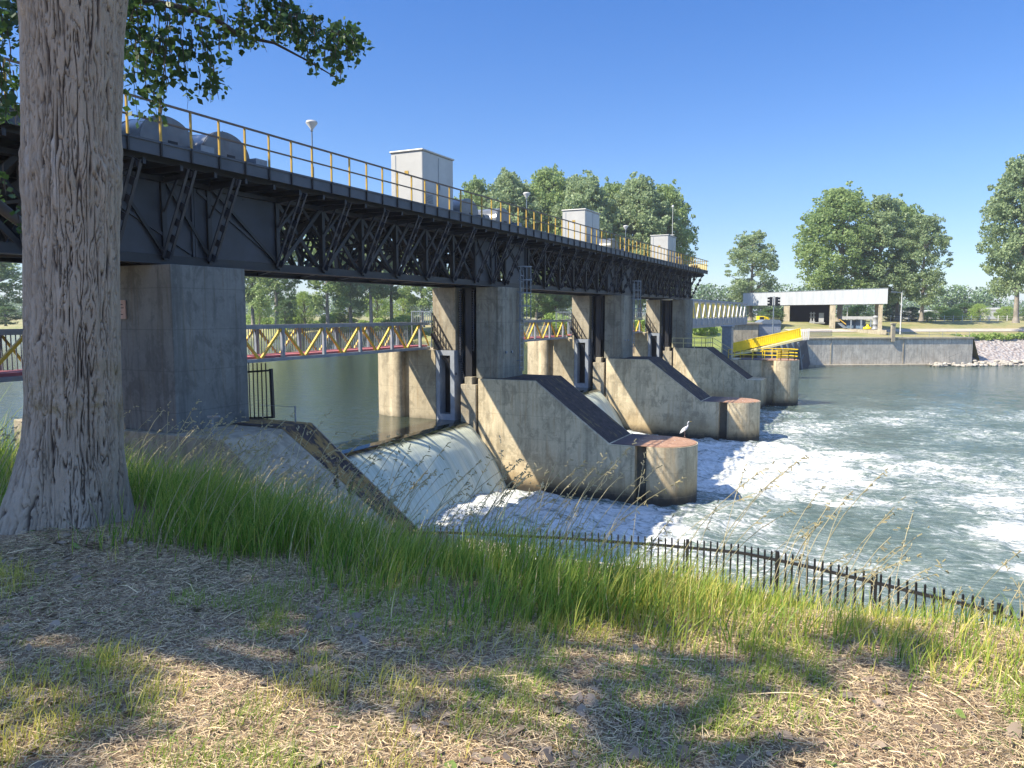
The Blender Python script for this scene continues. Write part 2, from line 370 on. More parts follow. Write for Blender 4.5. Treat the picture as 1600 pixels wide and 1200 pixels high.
def grid(name, xs, ys, zf, m, smooth=True, **k):
    X, Y = np.meshgrid(xs, ys, indexing='ij'); Z = zf(X, Y)
    V = np.stack([X.ravel(), Y.ravel(), Z.ravel()], 1); nx, ny = len(xs), len(ys)
    i, j = np.meshgrid(np.arange(nx-1), np.arange(ny-1), indexing='ij'); a = (i*ny+j).ravel()
    F = np.stack([a, a+ny, a+ny+1, a+1], 1); me = new_mesh(name, V, F, m, smooth); return link(name, me, **k), X, Y
#==SETTING
# ---------------------------------------------------------------- weather and light
sc = bpy.context.scene
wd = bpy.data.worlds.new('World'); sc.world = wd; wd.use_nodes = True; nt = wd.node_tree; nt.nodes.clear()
sky = nt.nodes.new('ShaderNodeTexSky'); sky.sky_type = 'NISHITA'; sky.sun_disc = False
EL = math.asin(SUN[2]); sky.sun_elevation = EL; sky.sun_rotation = math.atan2(SUN[0], SUN[1]) % (2*PI)
sky.air_density = 1.0; sky.dust_density = 0.0; sky.ozone_density = 3.0; sky.altitude = 0
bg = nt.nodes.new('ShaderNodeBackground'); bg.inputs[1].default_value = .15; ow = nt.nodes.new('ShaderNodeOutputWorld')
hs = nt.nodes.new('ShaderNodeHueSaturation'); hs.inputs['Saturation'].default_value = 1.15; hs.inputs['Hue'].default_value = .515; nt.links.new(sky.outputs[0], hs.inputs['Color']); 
tc = nt.nodes.new('ShaderNodeTexCoord'); sx = nt.nodes.new('ShaderNodeSeparateXYZ'); nt.links.new(tc.outputs['Generated'], sx.inputs[0])
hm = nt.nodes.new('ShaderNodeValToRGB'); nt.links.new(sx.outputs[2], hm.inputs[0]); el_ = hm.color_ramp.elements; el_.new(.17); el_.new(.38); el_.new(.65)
for q_, (p_, c_) in zip(el_, [(0, (.37, .38, .45)), (.17, (.38, .47, .53)), (.38, (.30, .48, .575)), (.60, (1.5, 1.33, 1.08)), (1.0, (2.4, 1.95, 1.4))]): q_.position = p_; q_.color = (*c_, 1)  # upper stops above the view warmed and brightened as added fill for the shade
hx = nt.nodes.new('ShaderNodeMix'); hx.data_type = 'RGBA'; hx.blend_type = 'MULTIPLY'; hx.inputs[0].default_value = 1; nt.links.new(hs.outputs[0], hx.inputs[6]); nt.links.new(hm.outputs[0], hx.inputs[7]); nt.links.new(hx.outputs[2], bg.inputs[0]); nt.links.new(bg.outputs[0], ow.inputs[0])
sd = bpy.data.lights.new('sun', 'SUN'); sd.energy = 4.7; sd.angle = math.radians(.5); sd.color = (1, .90, .74)
so = bpy.data.objects.new('sun', sd); C.objects.link(so); so.rotation_euler = Vector(SUN).to_track_quat('Z', 'Y').to_euler()
sc.view_settings.view_transform = 'Standard'; sc.view_settings.look = 'None'; sc.view_settings.exposure = 1.17; sc.view_settings.gamma = 1
cd = bpy.data.cameras.new('camera'); cd.lens = 27.0; cd.sensor_width = 36; cd.clip_end = 14000; cd.clip_start = .05
co = bpy.data.objects.new('camera', cd); C.objects.link(co); sc.camera = co
co.rotation_euler = (PI/2-PH, 0, TH)
hz = bpy.data.materials.new('haze_air'); hz.use_nodes = True; hz.node_tree.nodes.clear(); hv = hz.node_tree.nodes.new('ShaderNodeVolumePrincipled'); hv.inputs['Density'].default_value = .00028; hv.inputs['Color'].default_value = (.86, .92, 1, 1); hv.inputs['Anisotropy'].default_value = .2
ho = hz.node_tree.nodes.new('ShaderNodeOutputMaterial'); hz.node_tree.links.new(hv.outputs[0], ho.inputs['Volume'])
mb = MB(); mb.box(-7000, 7000, -7000, 7000, -13, 48); hb_ = mb.build('haze', hz, kind='stuff', label='thin summer haze over the river', cat='haze')
# ---------------------------------------------------------------- near bank
FL = [(-3.6, 18.7), (-1.7, 18.8), (1.2, 18.2), (3.6, 17.4), (5.0, 16.3), (6.05, 15.1), (7.1, 14.1), (8.1, 12.9), (8.9, 11.5), (9.7, 9.2), (10.4, 6), (11, 0)]
def fence_v(u): return np.interp(u, [p[0] for p in FL[:11]], [p[1] for p in FL[:11]])
def bank(u, v):
    u = np.asarray(u, float); v = np.asarray(v, float)
    E = np.interp(u, [-8, -3, -1.5, 0, 1.5, 3, 6], [8.0, 6.3, 5.1, 4.35, 3.8, 3.35, 3.0]); t = v-E
    sl = np.interp(u, [-8, -3, 0, 3], [.30, .36, .46, .55])
    z = -1.6 - sl*np.maximum(0, t)*sstep(0, 1.6, t) - .02*np.maximum(0, t+2)
    z = np.maximum(z, -6.1)
    z = z + .05*fbm(u*.8, v*.8, 0, 3)+.015*fbm(u*5, v*5, 0, 2, 9)
    z = z + .10*np.exp(-((u+3.22)**2+(v-5.6)**2)/.8)
    X = RT[0]*u+FW[0]*v; Y = RT[1]*u+FW[1]*v
    up = sstep(-14, -21, X)*sstep(8.5, 14.5, Y); z = z*(1-up)+(-3.9-1.0*sstep(11, 16, Y))*up
    return z
us = np.concatenate([np.arange(-60, -10, 2.0), np.arange(-10, 9, .12), np.arange(9, 13, .5)])
vs = np.concatenate([np.arange(-40, 1, 2.0), np.arange(1, 8, .10), np.arange(8, 22, .4)])
U, Vv = np.meshgrid(us, vs, indexing='ij'); Z = bank(U, Vv)
P = U[..., None]*RT+Vv[..., None]*FW
def cut_ok(u, v, X, Y):
    a = (u > -3.6) & ((v > fence_v(u)+.45) | (u > 10.6)); b = (Y > 15.6) & (X < -13); c = (X < -27) & (Y > 13.2)
    return ~(a | b | c)
V = np.stack([P[..., 0].ravel(), P[..., 1].ravel(), Z.ravel()], 1)
nx, ny = len(us), len(vs); i, j = np.meshgrid(np.arange(nx-1), np.arange(ny-1), indexing='ij'); a = (i*ny+j).ravel()
F = np.stack([a, a+ny, a+ny+1, a+1], 1)
ok = cut_ok(U, Vv, P[..., 0], P[..., 1]).ravel(); F = F[ok[F].sum(1) >= 3]
link('ground', new_mesh('ground', V, F, M['soil'], True), kind='structure')
# wall under the fence, dropping to the river
mb = MB(); pts = [W(u, v+.4) for u, v in FL]
for p, q in zip(pts[:-1], pts[1:]):
    d = (q-p)/np.linalg.norm(q-p); c = (p+q)/2; nrm = np.array([-d[1], d[0], 0]); mb.obox(c, d, nrm, np.linalg.norm(q-p)/2+.15, .22, -11, -6.12+random.uniform(-.01, .01))
mb.build('bank_wall', M['quay'], label='low concrete retaining wall along the river under the picket fence', cat='wall')
# ---------------------------------------------------------------- water
GY = [(19.15, 36.35), (40.05, 57.25), (61.0, 78.2)]
xs = np.concatenate([[-900, -500, -300, -200, -140, -100, -80], np.arange(-70, -26, 2.0), np.arange(-26, -20.95, .5), [-21.0]]); xs = np.unique(xs)
ys = np.concatenate([[13.0, 16], np.arange(19, 82, 1.0), np.arange(83, 142, 6.0), [190.]])
def zu(X, Y): return WU+0*X
grid('river', xs, ys, zu, M['wup'], kind='structure')
prof = [(-21.0, WU), (-20.6, -5.93), (-20.25, -6.05), (-19.95, -6.25), (-19.65, -6.52), (-19.35, -6.86), (-19.05, -7.27), (-18.75, -7.74), (-18.45, -8.27), (-18.15, -8.86), (-17.85, -9.45), (-17.6, -9.95)]
pd = [0]
for a_, b_ in zip(prof[:-1], prof[1:]): pd.append(pd[-1]+math.dist(a_, b_))
T = np.linspace(0, pd[-1], 60); PX = np.interp(T, pd, [p[0] for p in prof]); PZ = np.interp(T, pd, [p[1] for p in prof])
for gi, (y0, y1) in enumerate(GY):
    ysg = np.linspace(y0, y1, 300); TT, YY = np.meshgrid(T, ysg, indexing='ij'); XX = np.interp(TT, T, PX); ZZ = np.interp(TT, T, PZ)
    am = sstep(.8, 3, TT); dn = fbm(YY*.9, TT*.12, gi*7, 3)*.26
    for sy in (y0+4.3, y0+9.7):            # wakes of the two splitters on the crest
        dn = dn-.16*np.exp(-((YY-sy-.16*TT)/.10)**2)+.10*np.exp(-((YY-sy-.25-.16*TT)/.12)**2)
    XX = XX+dn*am*.5; ZZ = ZZ+dn*am*.32
    edge = np.exp(-((YY-y1)/.35)**2)*.25*sstep(.3, 1.5, TT); XX = XX-edge; V = np.stack([XX.ravel(), YY.ravel(), ZZ.ravel()], 1); ny = len(ysg)
    i, j = np.meshgrid(np.arange(len(T)-1), np.arange(ny-1), indexing='ij'); a = (i*ny+j).ravel(); F = np.stack([a, a+ny, a+ny+1, a+1], 1)
    link('waterfall', new_mesh('waterfall', V, F, M['wfall'], True), kind='structure')
xs = np.concatenate([np.arange(-18.4, 14, .17), np.arange(14, 40, .5), [42, 46, 52, 60, 75, 100, 150, 250, 400, 700]])
ys = np.concatenate([[-60, -30, -10, 0], np.arange(3, 19, .5), np.arange(19, 84, .19), np.arange(84, 150, .7), np.arange(151, 260, 12.), [400., 600]])
def foam(X, Y):
    f = np.zeros_like(X)
    wob = fbm(X*.25, Y*.25, 3, 3)
    for k, (y0, y1) in enumerate(GY):
        L = (14.5, 20.5, 13)[k]; st = (1.06, 1.04, .86)[k]; xx = X+17.8
        side = sstep(y0-.3-.04*xx, y0+1.2-.04*xx, Y)*(1-sstep(y1-1.2+.06*xx+wob, y1+.5+.06*xx+wob, Y))
        f = np.maximum(f, side*st*(1-.50*sstep(L*.62, L*1.15, xx+wob*7)))
    # outer boils, further down the reach
    q = fbm(X*.16, Y*.16, 11, 4)
    f = np.maximum(f, .80+.28*q-.10*sstep(10, 34, X)-.12*sstep(60, 100, Y)-.1*sstep(-6, -14, X)*sstep(76, 82, Y))
    for cx, cy, rx, ry, s_ in [(5.5, 45, 3.4, 2.4, .52), (5.6, 38.5, 3.0, 2.4, .62), (5.4, 33, 2.8, 1.2, .60), (6.6, 55, 5, 3, .38), (9, 42, 4, 8, .36), (-5, 29, 6, 1.3, .42), (-1.5, 33, 4, 1.0, .34), (2, 21, 6, .8, .36), (-6, 24.5, 4, .9, .36), (15, 52, 10, 3, .3), (4, 63, 9, 1.5, .25)]:
        f = np.maximum(f, .52+s_*np.exp(-((X-cx+wob*1.5)/rx)**2-((Y-cy+wob*1.4)/ry)**2))
    f = f-.2*sstep(85, 105, Y)
    return f
def zd(X, Y):
    f = foam(X, Y); s = sstep(.6, 1.0, f); far = 1-sstep(25, 80, X)*.8
    z = (.10+.20*s)*fbm(X*.45, Y*.8, 1, 4)*far+.26*s*fbm(X*1.2, Y*1.6, 4, 4)+.30*s*sstep(-11, -16.5, X)
    return WD+z*(1-sstep(95, 130, Y)*.85)
ow_, X, Y = grid('river_downstream', xs, ys, zd, M['wdown'], kind='structure'); ow_.name = 'river_water'
at_ = ow_.data.attributes.new('foam', 'FLOAT', 'POINT'); at_.data.foreach_set('value', foam(X, Y).ravel().astype(np.float32))
# ---------------------------------------------------------------- far land
QW = [np.array([-16.5, 143.0, 0]), np.array([-13.4, 145.3, 0]), np.array([13.8, 162.3, 0])]   # foot of the quay wall
dq = (QW[2]-QW[1])/np.linalg.norm(QW[2]-QW[1]); nq = np.array([-dq[1], dq[0], 0])
def landz(s):     # height over distance behind the water's edge
    return np.interp(s, [0, 12, 16, 30, 3000], [-4.45, -3.7, -3.3, -1.75, -1.75])
edge = [np.array([900, 620, 0.]), QW[2]+dq*120, QW[2]+dq*45, QW[2]+dq*.1, QW[1], np.array([-22, 139, 0.]), np.array([-45, 138, 0.]), np.array([-120, 141, 0.]), np.array([-260, 150, 0.]), np.array([-900, 180, 0.])]
outd = [np.array([.2, 1, 0]), nq, nq, nq, nq, np.array([-.35, 1, 0]), np.array([0, 1., 0]), np.array([0, 1., 0]), np.array([0, 1., 0]), np.array([0, 1., 0])]
SS = [0, .1, 3, 7, 12, 16, 20, 24, 28, 30, 40, 60, 100, 200, 500, 1200, 3500]
rows = []
ew = []
for k in range(len(edge)-1):
    m_ = 24 if k in (2, 3, 4, 5) else 8
    for q in range(m_): t = q/m_; ew.append((edge[k]*(1-t)+edge[k+1]*t, outd[k]*(1-t)+outd[k+1]*t, k+t))
ew.append((edge[-1], outd[-1], len(edge)-1))
V = []
for p, o_, kk in ew:
    o_ = o_/np.linalg.norm(o_)
    for s_ in SS:
        q = p+o_*s_; z = float(landz(s_))
        slope = 1.0 if (kk < 3 or kk > 4.8) else 0.0          # quay wall has a vertical face, elsewhere the bank slopes
        if slope: z = min(z, (WD-.6 if kk < 4 else WU-.4)+s_*(.62 if kk < 4 else .45))
        elif s_ == 0: z = -4.45
        V.append((q[0], q[1], z+.25*float(fbm(q[0]*.08, q[1]*.08, 2, 3))*(s_ > 15)))
n_ = len(SS); F = [(a*n_+b, a*n_+b+1, (a+1)*n_+b+1, (a+1)*n_+b) for a in range(len(ew)-1) for b in range(n_-1)]
link('far_bank', new_mesh('far_bank', V, F, M['meadow'], True), kind='structure')
# a gravel path along the top of the quay
mb = MB(); 
for k in range(30):
    p = QW[1]+dq*(4+k*3.2)+nq*15; q = QW[1]+dq*(4+(k+1)*3.2)+nq*15
    z = float(landz(15))+.22; z2 = float(landz(19))+.14
    mb.add([(p-nq*2.2)+[0, 0, float(landz(12.8))+.08], (q-nq*2.2)+[0, 0, float(landz(12.8))+.08], (q+nq*2)+[0, 0, float(landz(17))+.12], (p+nq*2)+[0, 0, float(landz(17))+.12]], [(0, 1, 2, 3)])
mb.build('path', M['path'], kind='structure')
mb = MB(); p0, p1 = QW[1], QW[2]; c = (p0+p1)/2; L = np.linalg.norm(p1-p0)/2
mb.obox(c+nq*.45, dq, nq, L, .45, -11, -4.55); w_ = mb.build('quay_wall', M['quay'], bevel=.05, label='long grey concrete quay wall on the far bank', cat='wall')
mb = MB(); mb.obox(c+nq*.40, dq, nq, L+.1, .62, -4.546, -4.25); mb.build('coping', M['conc_light'], w_, bevel=.03)
mb = MB()
for s_ in np.arange(-L+5, L, 13.7): mb.obox(c+dq*s_-nq*.03, dq, nq, .08, .04, -9.2, -4.6)
mb.build('joint', M['conc_light'], w_)
mb = MB(); mb.obox(c-nq*.5-dq*2, dq, nq, L-2, .5, -11, -9.05); mb.build('footing', M['conc_light'], w_, bevel=.05)
#==PIERS
# ---------------------------------------------------------------- weir piers
XT, XU = -19.5, -22.7       # downstream / upstream truss planes
PC = [17.07, 38.02, 58.97, 79.92]
NW = ['nearest, on the grassy bank behind the big tree trunk', 'second from the bank, with a heron on its round nose', 'third from the bank, between the second and the fourth', 'farthest, carrying yellow railings and a grey post']
def caged_ladder(par, cy, top):
    mb = MB(); x = -18.6+.18; y0, y1 = cy+.55, cy+1.0; zb = -3.2
    for y in (y0, y1): mb.bar((x, y, zb), (x, y, 2.4), .05)
    for z in np.arange(zb+.2, 2.4, .34): mb.bar((x, y0, z), (x, y1, z), .035)
    for z in (-2.6, -.4, 1.2): mb.bar((x, y0, z), (x-.2, y0, z), .05); mb.bar((x, y1, z), (x-.2, y1, z), .05)
    l = mb.build('ladder', M['galv'], par)
    mb = MB(); R = .42; yc = (y0+y1)/2
    hoops = np.arange(-.3, 2.75, .72)
    for z in hoops:
        P_ = [np.array([x+R*1.35*math.sin(t), yc-R*math.cos(t)*1.0, z]) for t in np.linspace(0, PI, 9)]
        for a_, b_ in zip(P_[:-1], P_[1:]): mb.bar(a_, b_, .05, .05)
    for t in np.linspace(.25, PI-.25, 5): mb.bar((x+R*1.35*math.sin(t), yc-R*math.cos(t), hoops[0]), (x+R*1.35*math.sin(t), yc-R*math.cos(t), hoops[-1]), .04)
    mb.build('safety_cage', M['galv'], l)
def noseprof(yc, r, x0, xc, n=20):
    P_ = [(x0, yc-r)]+[(xc+r*math.sin(a), yc-r*math.cos(a)) for a in np.linspace(0, PI, n)]+[(x0, yc+r)]; return P_
for k, yc in enumerate(PC):
    first = k == 0
    T_ = thing('weir_pier', ['shaded massive weir pier, '+NW[0], 'tall concrete weir pier, '+NW[1], 'tall concrete weir pier, '+NW[2], 'tall concrete weir pier, '+NW[3]][k], 'weir pier', (-18, yc, WD), 'concrete piers of the weir')
    if True:
        y0, y1 = yc-1.4, yc+1.45
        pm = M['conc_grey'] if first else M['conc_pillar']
        mb = MB(); c_ = .16     # downstream leg, with chamfered corners
        mb.prism([(-18.6-c_, y0), (-18.6, y0+c_), (-18.6, y1-c_), (-18.6-c_, y1), (-20.1, y1), (-20.1, y0)] if not first else [(-18.6, y0), (-18.6, y1), (-20.9, y1), (-20.9, y0)], -3.5, 1.42)
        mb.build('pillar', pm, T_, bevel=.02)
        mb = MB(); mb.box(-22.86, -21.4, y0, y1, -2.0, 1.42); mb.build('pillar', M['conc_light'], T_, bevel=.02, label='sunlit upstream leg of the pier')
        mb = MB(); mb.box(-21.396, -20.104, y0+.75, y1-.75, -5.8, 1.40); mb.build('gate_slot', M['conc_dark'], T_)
        if first:
            mb = MB(); mb.box(-20.902, -22.864, y0+.002, y1-.002, -3.5, 1.415); mb.build('pillar', pm, T_)
    # lower block with its sloping back
    yb0, yb1 = (yc-1.67, yc+2.03)
    if first: yb0 = 15.42
    xe = -11.05
    prof_ = [(-19.85, -3.5), (-16.5, -3.5), (-12.4, -6.52), (xe, -6.52), (xe, -11), (-19.85, -11)]
    if first: prof_ = [(-26, -3.5), (-16.5, -3.5), (-12.4, -6.52), (-8.6, -6.52), (-8.6, -11), (-26, -11)]
    mb = MB(); mb.xz(prof_, yb0, yb1 if not first else 19.15); mb.build('block', M['conc'] if not first else M['conc_light'], T_, bevel=.03)
    # mossy cover of the slope and the rusty cap of the nose
    ym0 = yb0+.14 if not first else 17.75
    ym1 = (yb1 if not first else 19.15)-.10
    mb = MB(); mb.add([(-16.5, ym0, -3.475), (-16.5, ym1, -3.475), (-12.42, ym1, -6.49), (-12.42, ym0+(.5 if first else 0), -6.49)], [(0, 1, 2, 3)]); mb.add([(-19.7, ym0, -3.474), (-19.7, ym1, -3.474), (-16.5, ym1, -3.475), (-16.5, ym0, -3.475)], [(0, 1, 2, 3)]); mb.build('slope_cover', M['moss'] if not first else M['moss_dry'], T_)
    if first: continue
    ycn = (yb0+yb1)/2; r_ = (yb1-yb0)/2
    if k < 3:
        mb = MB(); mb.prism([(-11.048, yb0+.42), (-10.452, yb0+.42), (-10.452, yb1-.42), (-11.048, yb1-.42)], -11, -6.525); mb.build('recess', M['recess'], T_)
        mb = MB(); mb.prism(noseprof(ycn, r_, -10.45, -10.25), -11, -6.52, True); mb.build('nose', M['conc'], T_)
        mb = MB(); P_ = noseprof(ycn, r_-.06, -12.3, -10.25); mb.prism(P_, -6.515, -6.49); mb.build('cap', M['cap'], T_)
    # gate side wall and guide at the head of the block
    mb = MB(); mb.box(-20.95, -20.02, yb0+.02, yb0+1.0, -11, -3.85); mb.box(-20.75, -20.3, yb0+.12, yb0+.7, -3.85, -3.45); mb.build('gate_guide', M['conc_light'], T_, bevel=.02)
    mb = MB(); mb.box(-20.016, -19.856, yb0+.25, yb0+1.2, -11, -3.52); mb.build('guide_groove', M['black'], T_)
    mb = MB(); mb.box(-20.9, -20.5, yb0+.5, yb0+.9, -3.84, 1.38); mb.build('guide_rail', M['steel'], T_)
    # hoisting chains
    for cx, z0, z1 in ((-21.18, 1.3, -2.7), (-20.35, 1.3, -2.0)):
        mb = MB(); z = z0; q = 0; x = cx; y = yc-1.22
        while z > z1:
            mb.box(x-.055, x+.055, y-.05-(.03 if q % 2 else 0), y+.05, z-.07, z); mb.box(x-.02, x+.02, y-.03, y+.03, z-.13, z-.07); z -= .13; q += 1
        if cx < -21:
            for s_ in range(12): a_ = s_/11; xx = x+.35*a_*a_+.05; zz = z1-1.1*a_; mb.box(xx-.055, xx+.055, y-.05, y+.05, zz-.06, zz)
        mb.build('hoist_chain', M['steelblue'], T_)
    # upstream pier body with rounded head, vertical groove and a recessed doorway
    yu0, yu1 = yb0, yb1; ru = (yu1-yu0)/2
    mb = MB(); P_ = [(-24.85, yu0), (-24.85, yu1), (-25.5, yu1)]+[(-25.5-ru*.98*math.sin(a), ycn+ru*math.cos(a)) for a in np.linspace(0, PI, 22)]+[(-25.5, yu0)]
    mb.prism(P_, -11, -2.02, True); mb.box(-24.848, -24.302, yu0+.35, yu1-.35, -11, -2.03); mb.box(-24.3, -22.55, yu0, yu1, -11, -2.02); mb.build('upstream_head', M['conc_up'], T_)
    mb = MB(); mb.box(-22.548, -22.3, yu0+.04, yu1, -11, -2.02); mb.box(-21.62, -21.36, yu0+.04, yu1, -11, -2.02); mb.box(-22.3, -21.62, yu0+.05, yu0+.6, -2.3, -2.02); mb.box(-22.3, -21.62, yu0+.05, yu0+.6, -11, -5.55); mb.build('door_frame', M['conc_up'] if 0 else M['greypaint'], T_)
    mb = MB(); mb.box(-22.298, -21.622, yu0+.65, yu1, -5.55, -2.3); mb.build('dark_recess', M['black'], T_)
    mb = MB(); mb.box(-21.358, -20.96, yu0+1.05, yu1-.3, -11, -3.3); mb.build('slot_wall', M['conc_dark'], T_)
    # cage, landing and stair on the upstream leg
    mb = MB(); x0, x1 = -24.2, -22.9; yy = y0-.05
    for z in (-.62, .12): mb.bar((x0, yy, z), (x1, yy, z), .05)
    for x in np.arange(x0, x1+.01, .13): mb.bar((x, yy, -.62), (x, yy, .12), .025); mb.bar((x, yy, .12), (x-.12, yy-.05, .42), .02)
    mb.bar((x1, yy, -1.9), (x1, yy, .12), .06); mb.bar((x0, yy, -1.9), (x0, yy, .12), .06); mb.build('anticlimb_gate', M['galv'], T_)
    mb = MB(); a_ = np.array([-22.85, y0-.12, .05]); b_ = np.array([-21.4, y0-.12, -2.25])
    mb.bar(a_, b_, .05); mb.bar(a_-[0, 0, .55], b_-[0, 0, .55], .04)
    for t in np.linspace(0, 1, 5): p = a_*(1-t)+b_*t; mb.bar(p, p-[0, 0, 1.05], .04)
    mb.build('handrail', M['black'], T_)
    mb = MB(); mb.bar(a_-[0, -.05, 1.15], b_-[0, -.05, 1.15], .08, .26)
    mb.build('stair_stringer', M['steel'], T_)
    if k in (1, 2): caged_ladder(T_, yc, 2.4)
    # small lamps / bolts on the pillar
    for yy_ in (yc-.9, yc-.2): mb = MB(); mb.box(-18.6, -18.52, yy_, yy_+.14, -2.15, -2.02); mb.build('bracket_plate', M['galv'], T_)
P1T = [o for o in C.objects if o.name.startswith('weir_pier')][0]
mb = MB(); mb.box(-20.95, -20.5, 15.60, 15.64, -.16, .40); sgn = mb.build('sign', M['sign'], label='small faded pink notice plate on the shaded pier', cat='sign')
mb = MB()
for zz, w in ((.27, .30), (.17, .34), (.07, .22), (-.03, .3)): mb.box(-20.9, -20.9+w, 15.592, 15.599, zz-.012, zz+.012)
mb.build('lettering', M['black'], sgn)
# wing of the first pier: curved concrete slope running down to the bank
mb = MB(); n1, n2 = 14, 10; V = []
for i_ in range(n1+1):
    t = i_/n1; x = -17.2+t*6.5; zt = -3.5-(max(0, x+16.5))*.7366
    for j_ in range(n2+1):
        s_ = j_/n2; y = 17.7+t*.35-(17.7-13.6)*s_*(.15+.85*t**.5); z = zt+.006-2.7*s_**1.5*(.4+t); V.append((x, y, z))
F = [(a*(n2+1)+b, a*(n2+1)+b+1, (a+1)*(n2+1)+b+1, (a+1)*(n2+1)+b) for a in range(n1) for b in range(n2)]
mb.add(V, F, True); mb.build('wing_slope', M['conc_light'], P1T)
mb = MB(); mb.cyl((-17.25, 15.75, -3.5), (-17.25, 15.75, -2.95), .035, n=8); mb.bar((-17.4, 15.75, -2.93), (-16.95, 15.75, -2.9), .05); mb.build('mooring_post', M['galv'], P1T)
mb = MB(); mb.cyl((-17.0, 18.9, -3.5), (-17.0, 18.9, -2.95), .025, n=8); mb.bar((-17.0, 18.9, -2.98), (-18.6, 18.95, -3.0), .012); mb.build('chain_post', M['galv'], P1T)
# steel fan gate beside the first pier
g = thing('barrier_gate', 'black steel bar barrier sticking out beside the shaded first pier', 'gate', (-19.3, 18.95, -3.5))
mb = MB(); yy = 19.05; mb.bar((-19.3, yy, -1.95), (-18.12, yy, -1.85), .06); mb.bar((-19.3, yy, -3.5), (-18.12, yy, -3.4), .06); mb.bar((-18.12, yy, -1.8), (-18.08, yy, -3.42), .09); mb.build('frame', M['black'], g)
mb = MB()
for t in np.linspace(.05, .82, 6): x = -19.3+1.2*t; mb.bar((x, yy-.03, -3.5), (x, yy-.03, -1.62), .028)
mb.build('bar', M['black'], g)
# the wide last pier: a second, higher wing behind it
T4 = [o for o in C.objects if o.name.startswith('weir_pier')][3]
mb = MB(); mb.box(-23, -11.6, 81.98, 85.9, -11, -4.78); mb.box(-11.598, -10.45, 82.4, 85.4, -11, -4.79); mb.build('wing_block', M['conc'], T4)
mb = MB(); mb.prism(noseprof(83.95, 1.97, -10.44, -10.15), -11, -4.78, True); mb.build('nose', M['conc'], T4)
mb = MB(); mb.prism(noseprof(83.95, 1.9, -14, -10.15), -4.775, -4.74); mb.build('cap', M['cap'], T4)
mb = MB(); mb.box(-15.75, -14.75, 82.2, 83.3, -4.78, -1.45); mb.box(-15.85, -14.65, 82.1, 83.4, -1.45, -1.25); mb.build('control_post', M['galv'], T4, bevel=.03, label='grey square post with a small roof')
def rail_run(mb, P_, h=1.0, mids=(.5,), w=.05, gap=1.3, posts=True):
    for a_, b_ in zip(P_[:-1], P_[1:]):
        a_, b_ = np.asarray(a_, float), np.asarray(b_, float); L_ = np.linalg.norm(b_-a_); m_ = max(1, int(round(L_/gap)))
        for q in (1.0,)+tuple(mids): mb.bar(a_+[0, 0, h*q], b_+[0, 0, h*q], w)
        if posts:
            for i_ in range(m_+1): p = a_+(b_-a_)*i_/m_; mb.bar(p, p+[0, 0, h], w)
mb = MB(); rail_run(mb, [(-20, 78.4, -3.5), (-16.6, 78.4, -3.5)]); rail_run(mb, [(-20, 81.7, -3.5), (-16.6, 81.7, -3.5), (-14.6, 82.1, -4.75)]); rail_run(mb, [(-16.6, 78.4, -3.5), (-16.6, 81.7, -3.5)]); mb.build('upper_railing', M['paleyellow'], T4)
mb = MB(); P_ = [(-15, 82.1, -4.75), (-10.15, 82.1, -4.75)]+[(-10.15+1.85*math.sin(a), 83.95-1.85*math.cos(a), -4.75) for a in np.linspace(.2, PI, 8)]+[(-15, 85.8, -4.75)]
rail_run(mb, P_[1:], 1.05, (.33, .66), .06, .9); rail_run(mb, P_[:2], 1.0, (.5,), .05); mb.build('nose_railing', M['brightyellow'], T4)
#==BRIDGE
# ---------------------------------------------------------------- hoist bridge on the piers
YA, YB = 2.0, 85.3
BR = thing('hoist_bridge', 'long dark steel lattice bridge with yellow railings on top of the weir piers', 'bridge', (-21.3, 44, 1.45))
mb = MB(); mb.box(-24.7, -18.06, YA, YB, 4.40, 4.62); dk = mb.build('deck', M['steelblue'], BR)
mb = MB(); mb.box(-18.056, -18.0, YA, YB, 4.27, 4.66); mb.box(-24.76, -24.704, YA, YB, 4.27, 4.66); mb.box(-18.0, -17.96, YA, YB, 4.60, 4.66); mb.build('fascia', M['fascia'], dk)
mb = MB()
for x in (-18.5, -20.3, -21.2, -22.0, -23.6, -24.3): mb.box(x-.06, x+.06, YA, YB, 4.18, 4.398)
for y in np.arange(YA+.4, YB, 1.22): mb.box(-24.6, -18.15, y-.05, y+.05, 4.02, 4.178)
mb.build('floor_beams', M['steel'], dk)
nodes = []
for k in range(-1, 4):
    c = (17.07+20.95*k)
    for o_ in (-.85, .85, 3.87, 6.3, 8.73, 11.16, 13.59, 16.02, 18.3):
        y = c+o_
        if YA+.3 < y < 83.2: nodes.append(y)
nodes = sorted(set(round(n_, 2) for n_ in nodes))+[83.6]
def inplate(y): return any(c-2.75 <= y <= c+3.6 for c in [17.07+20.95*k for k in range(0, 4)])
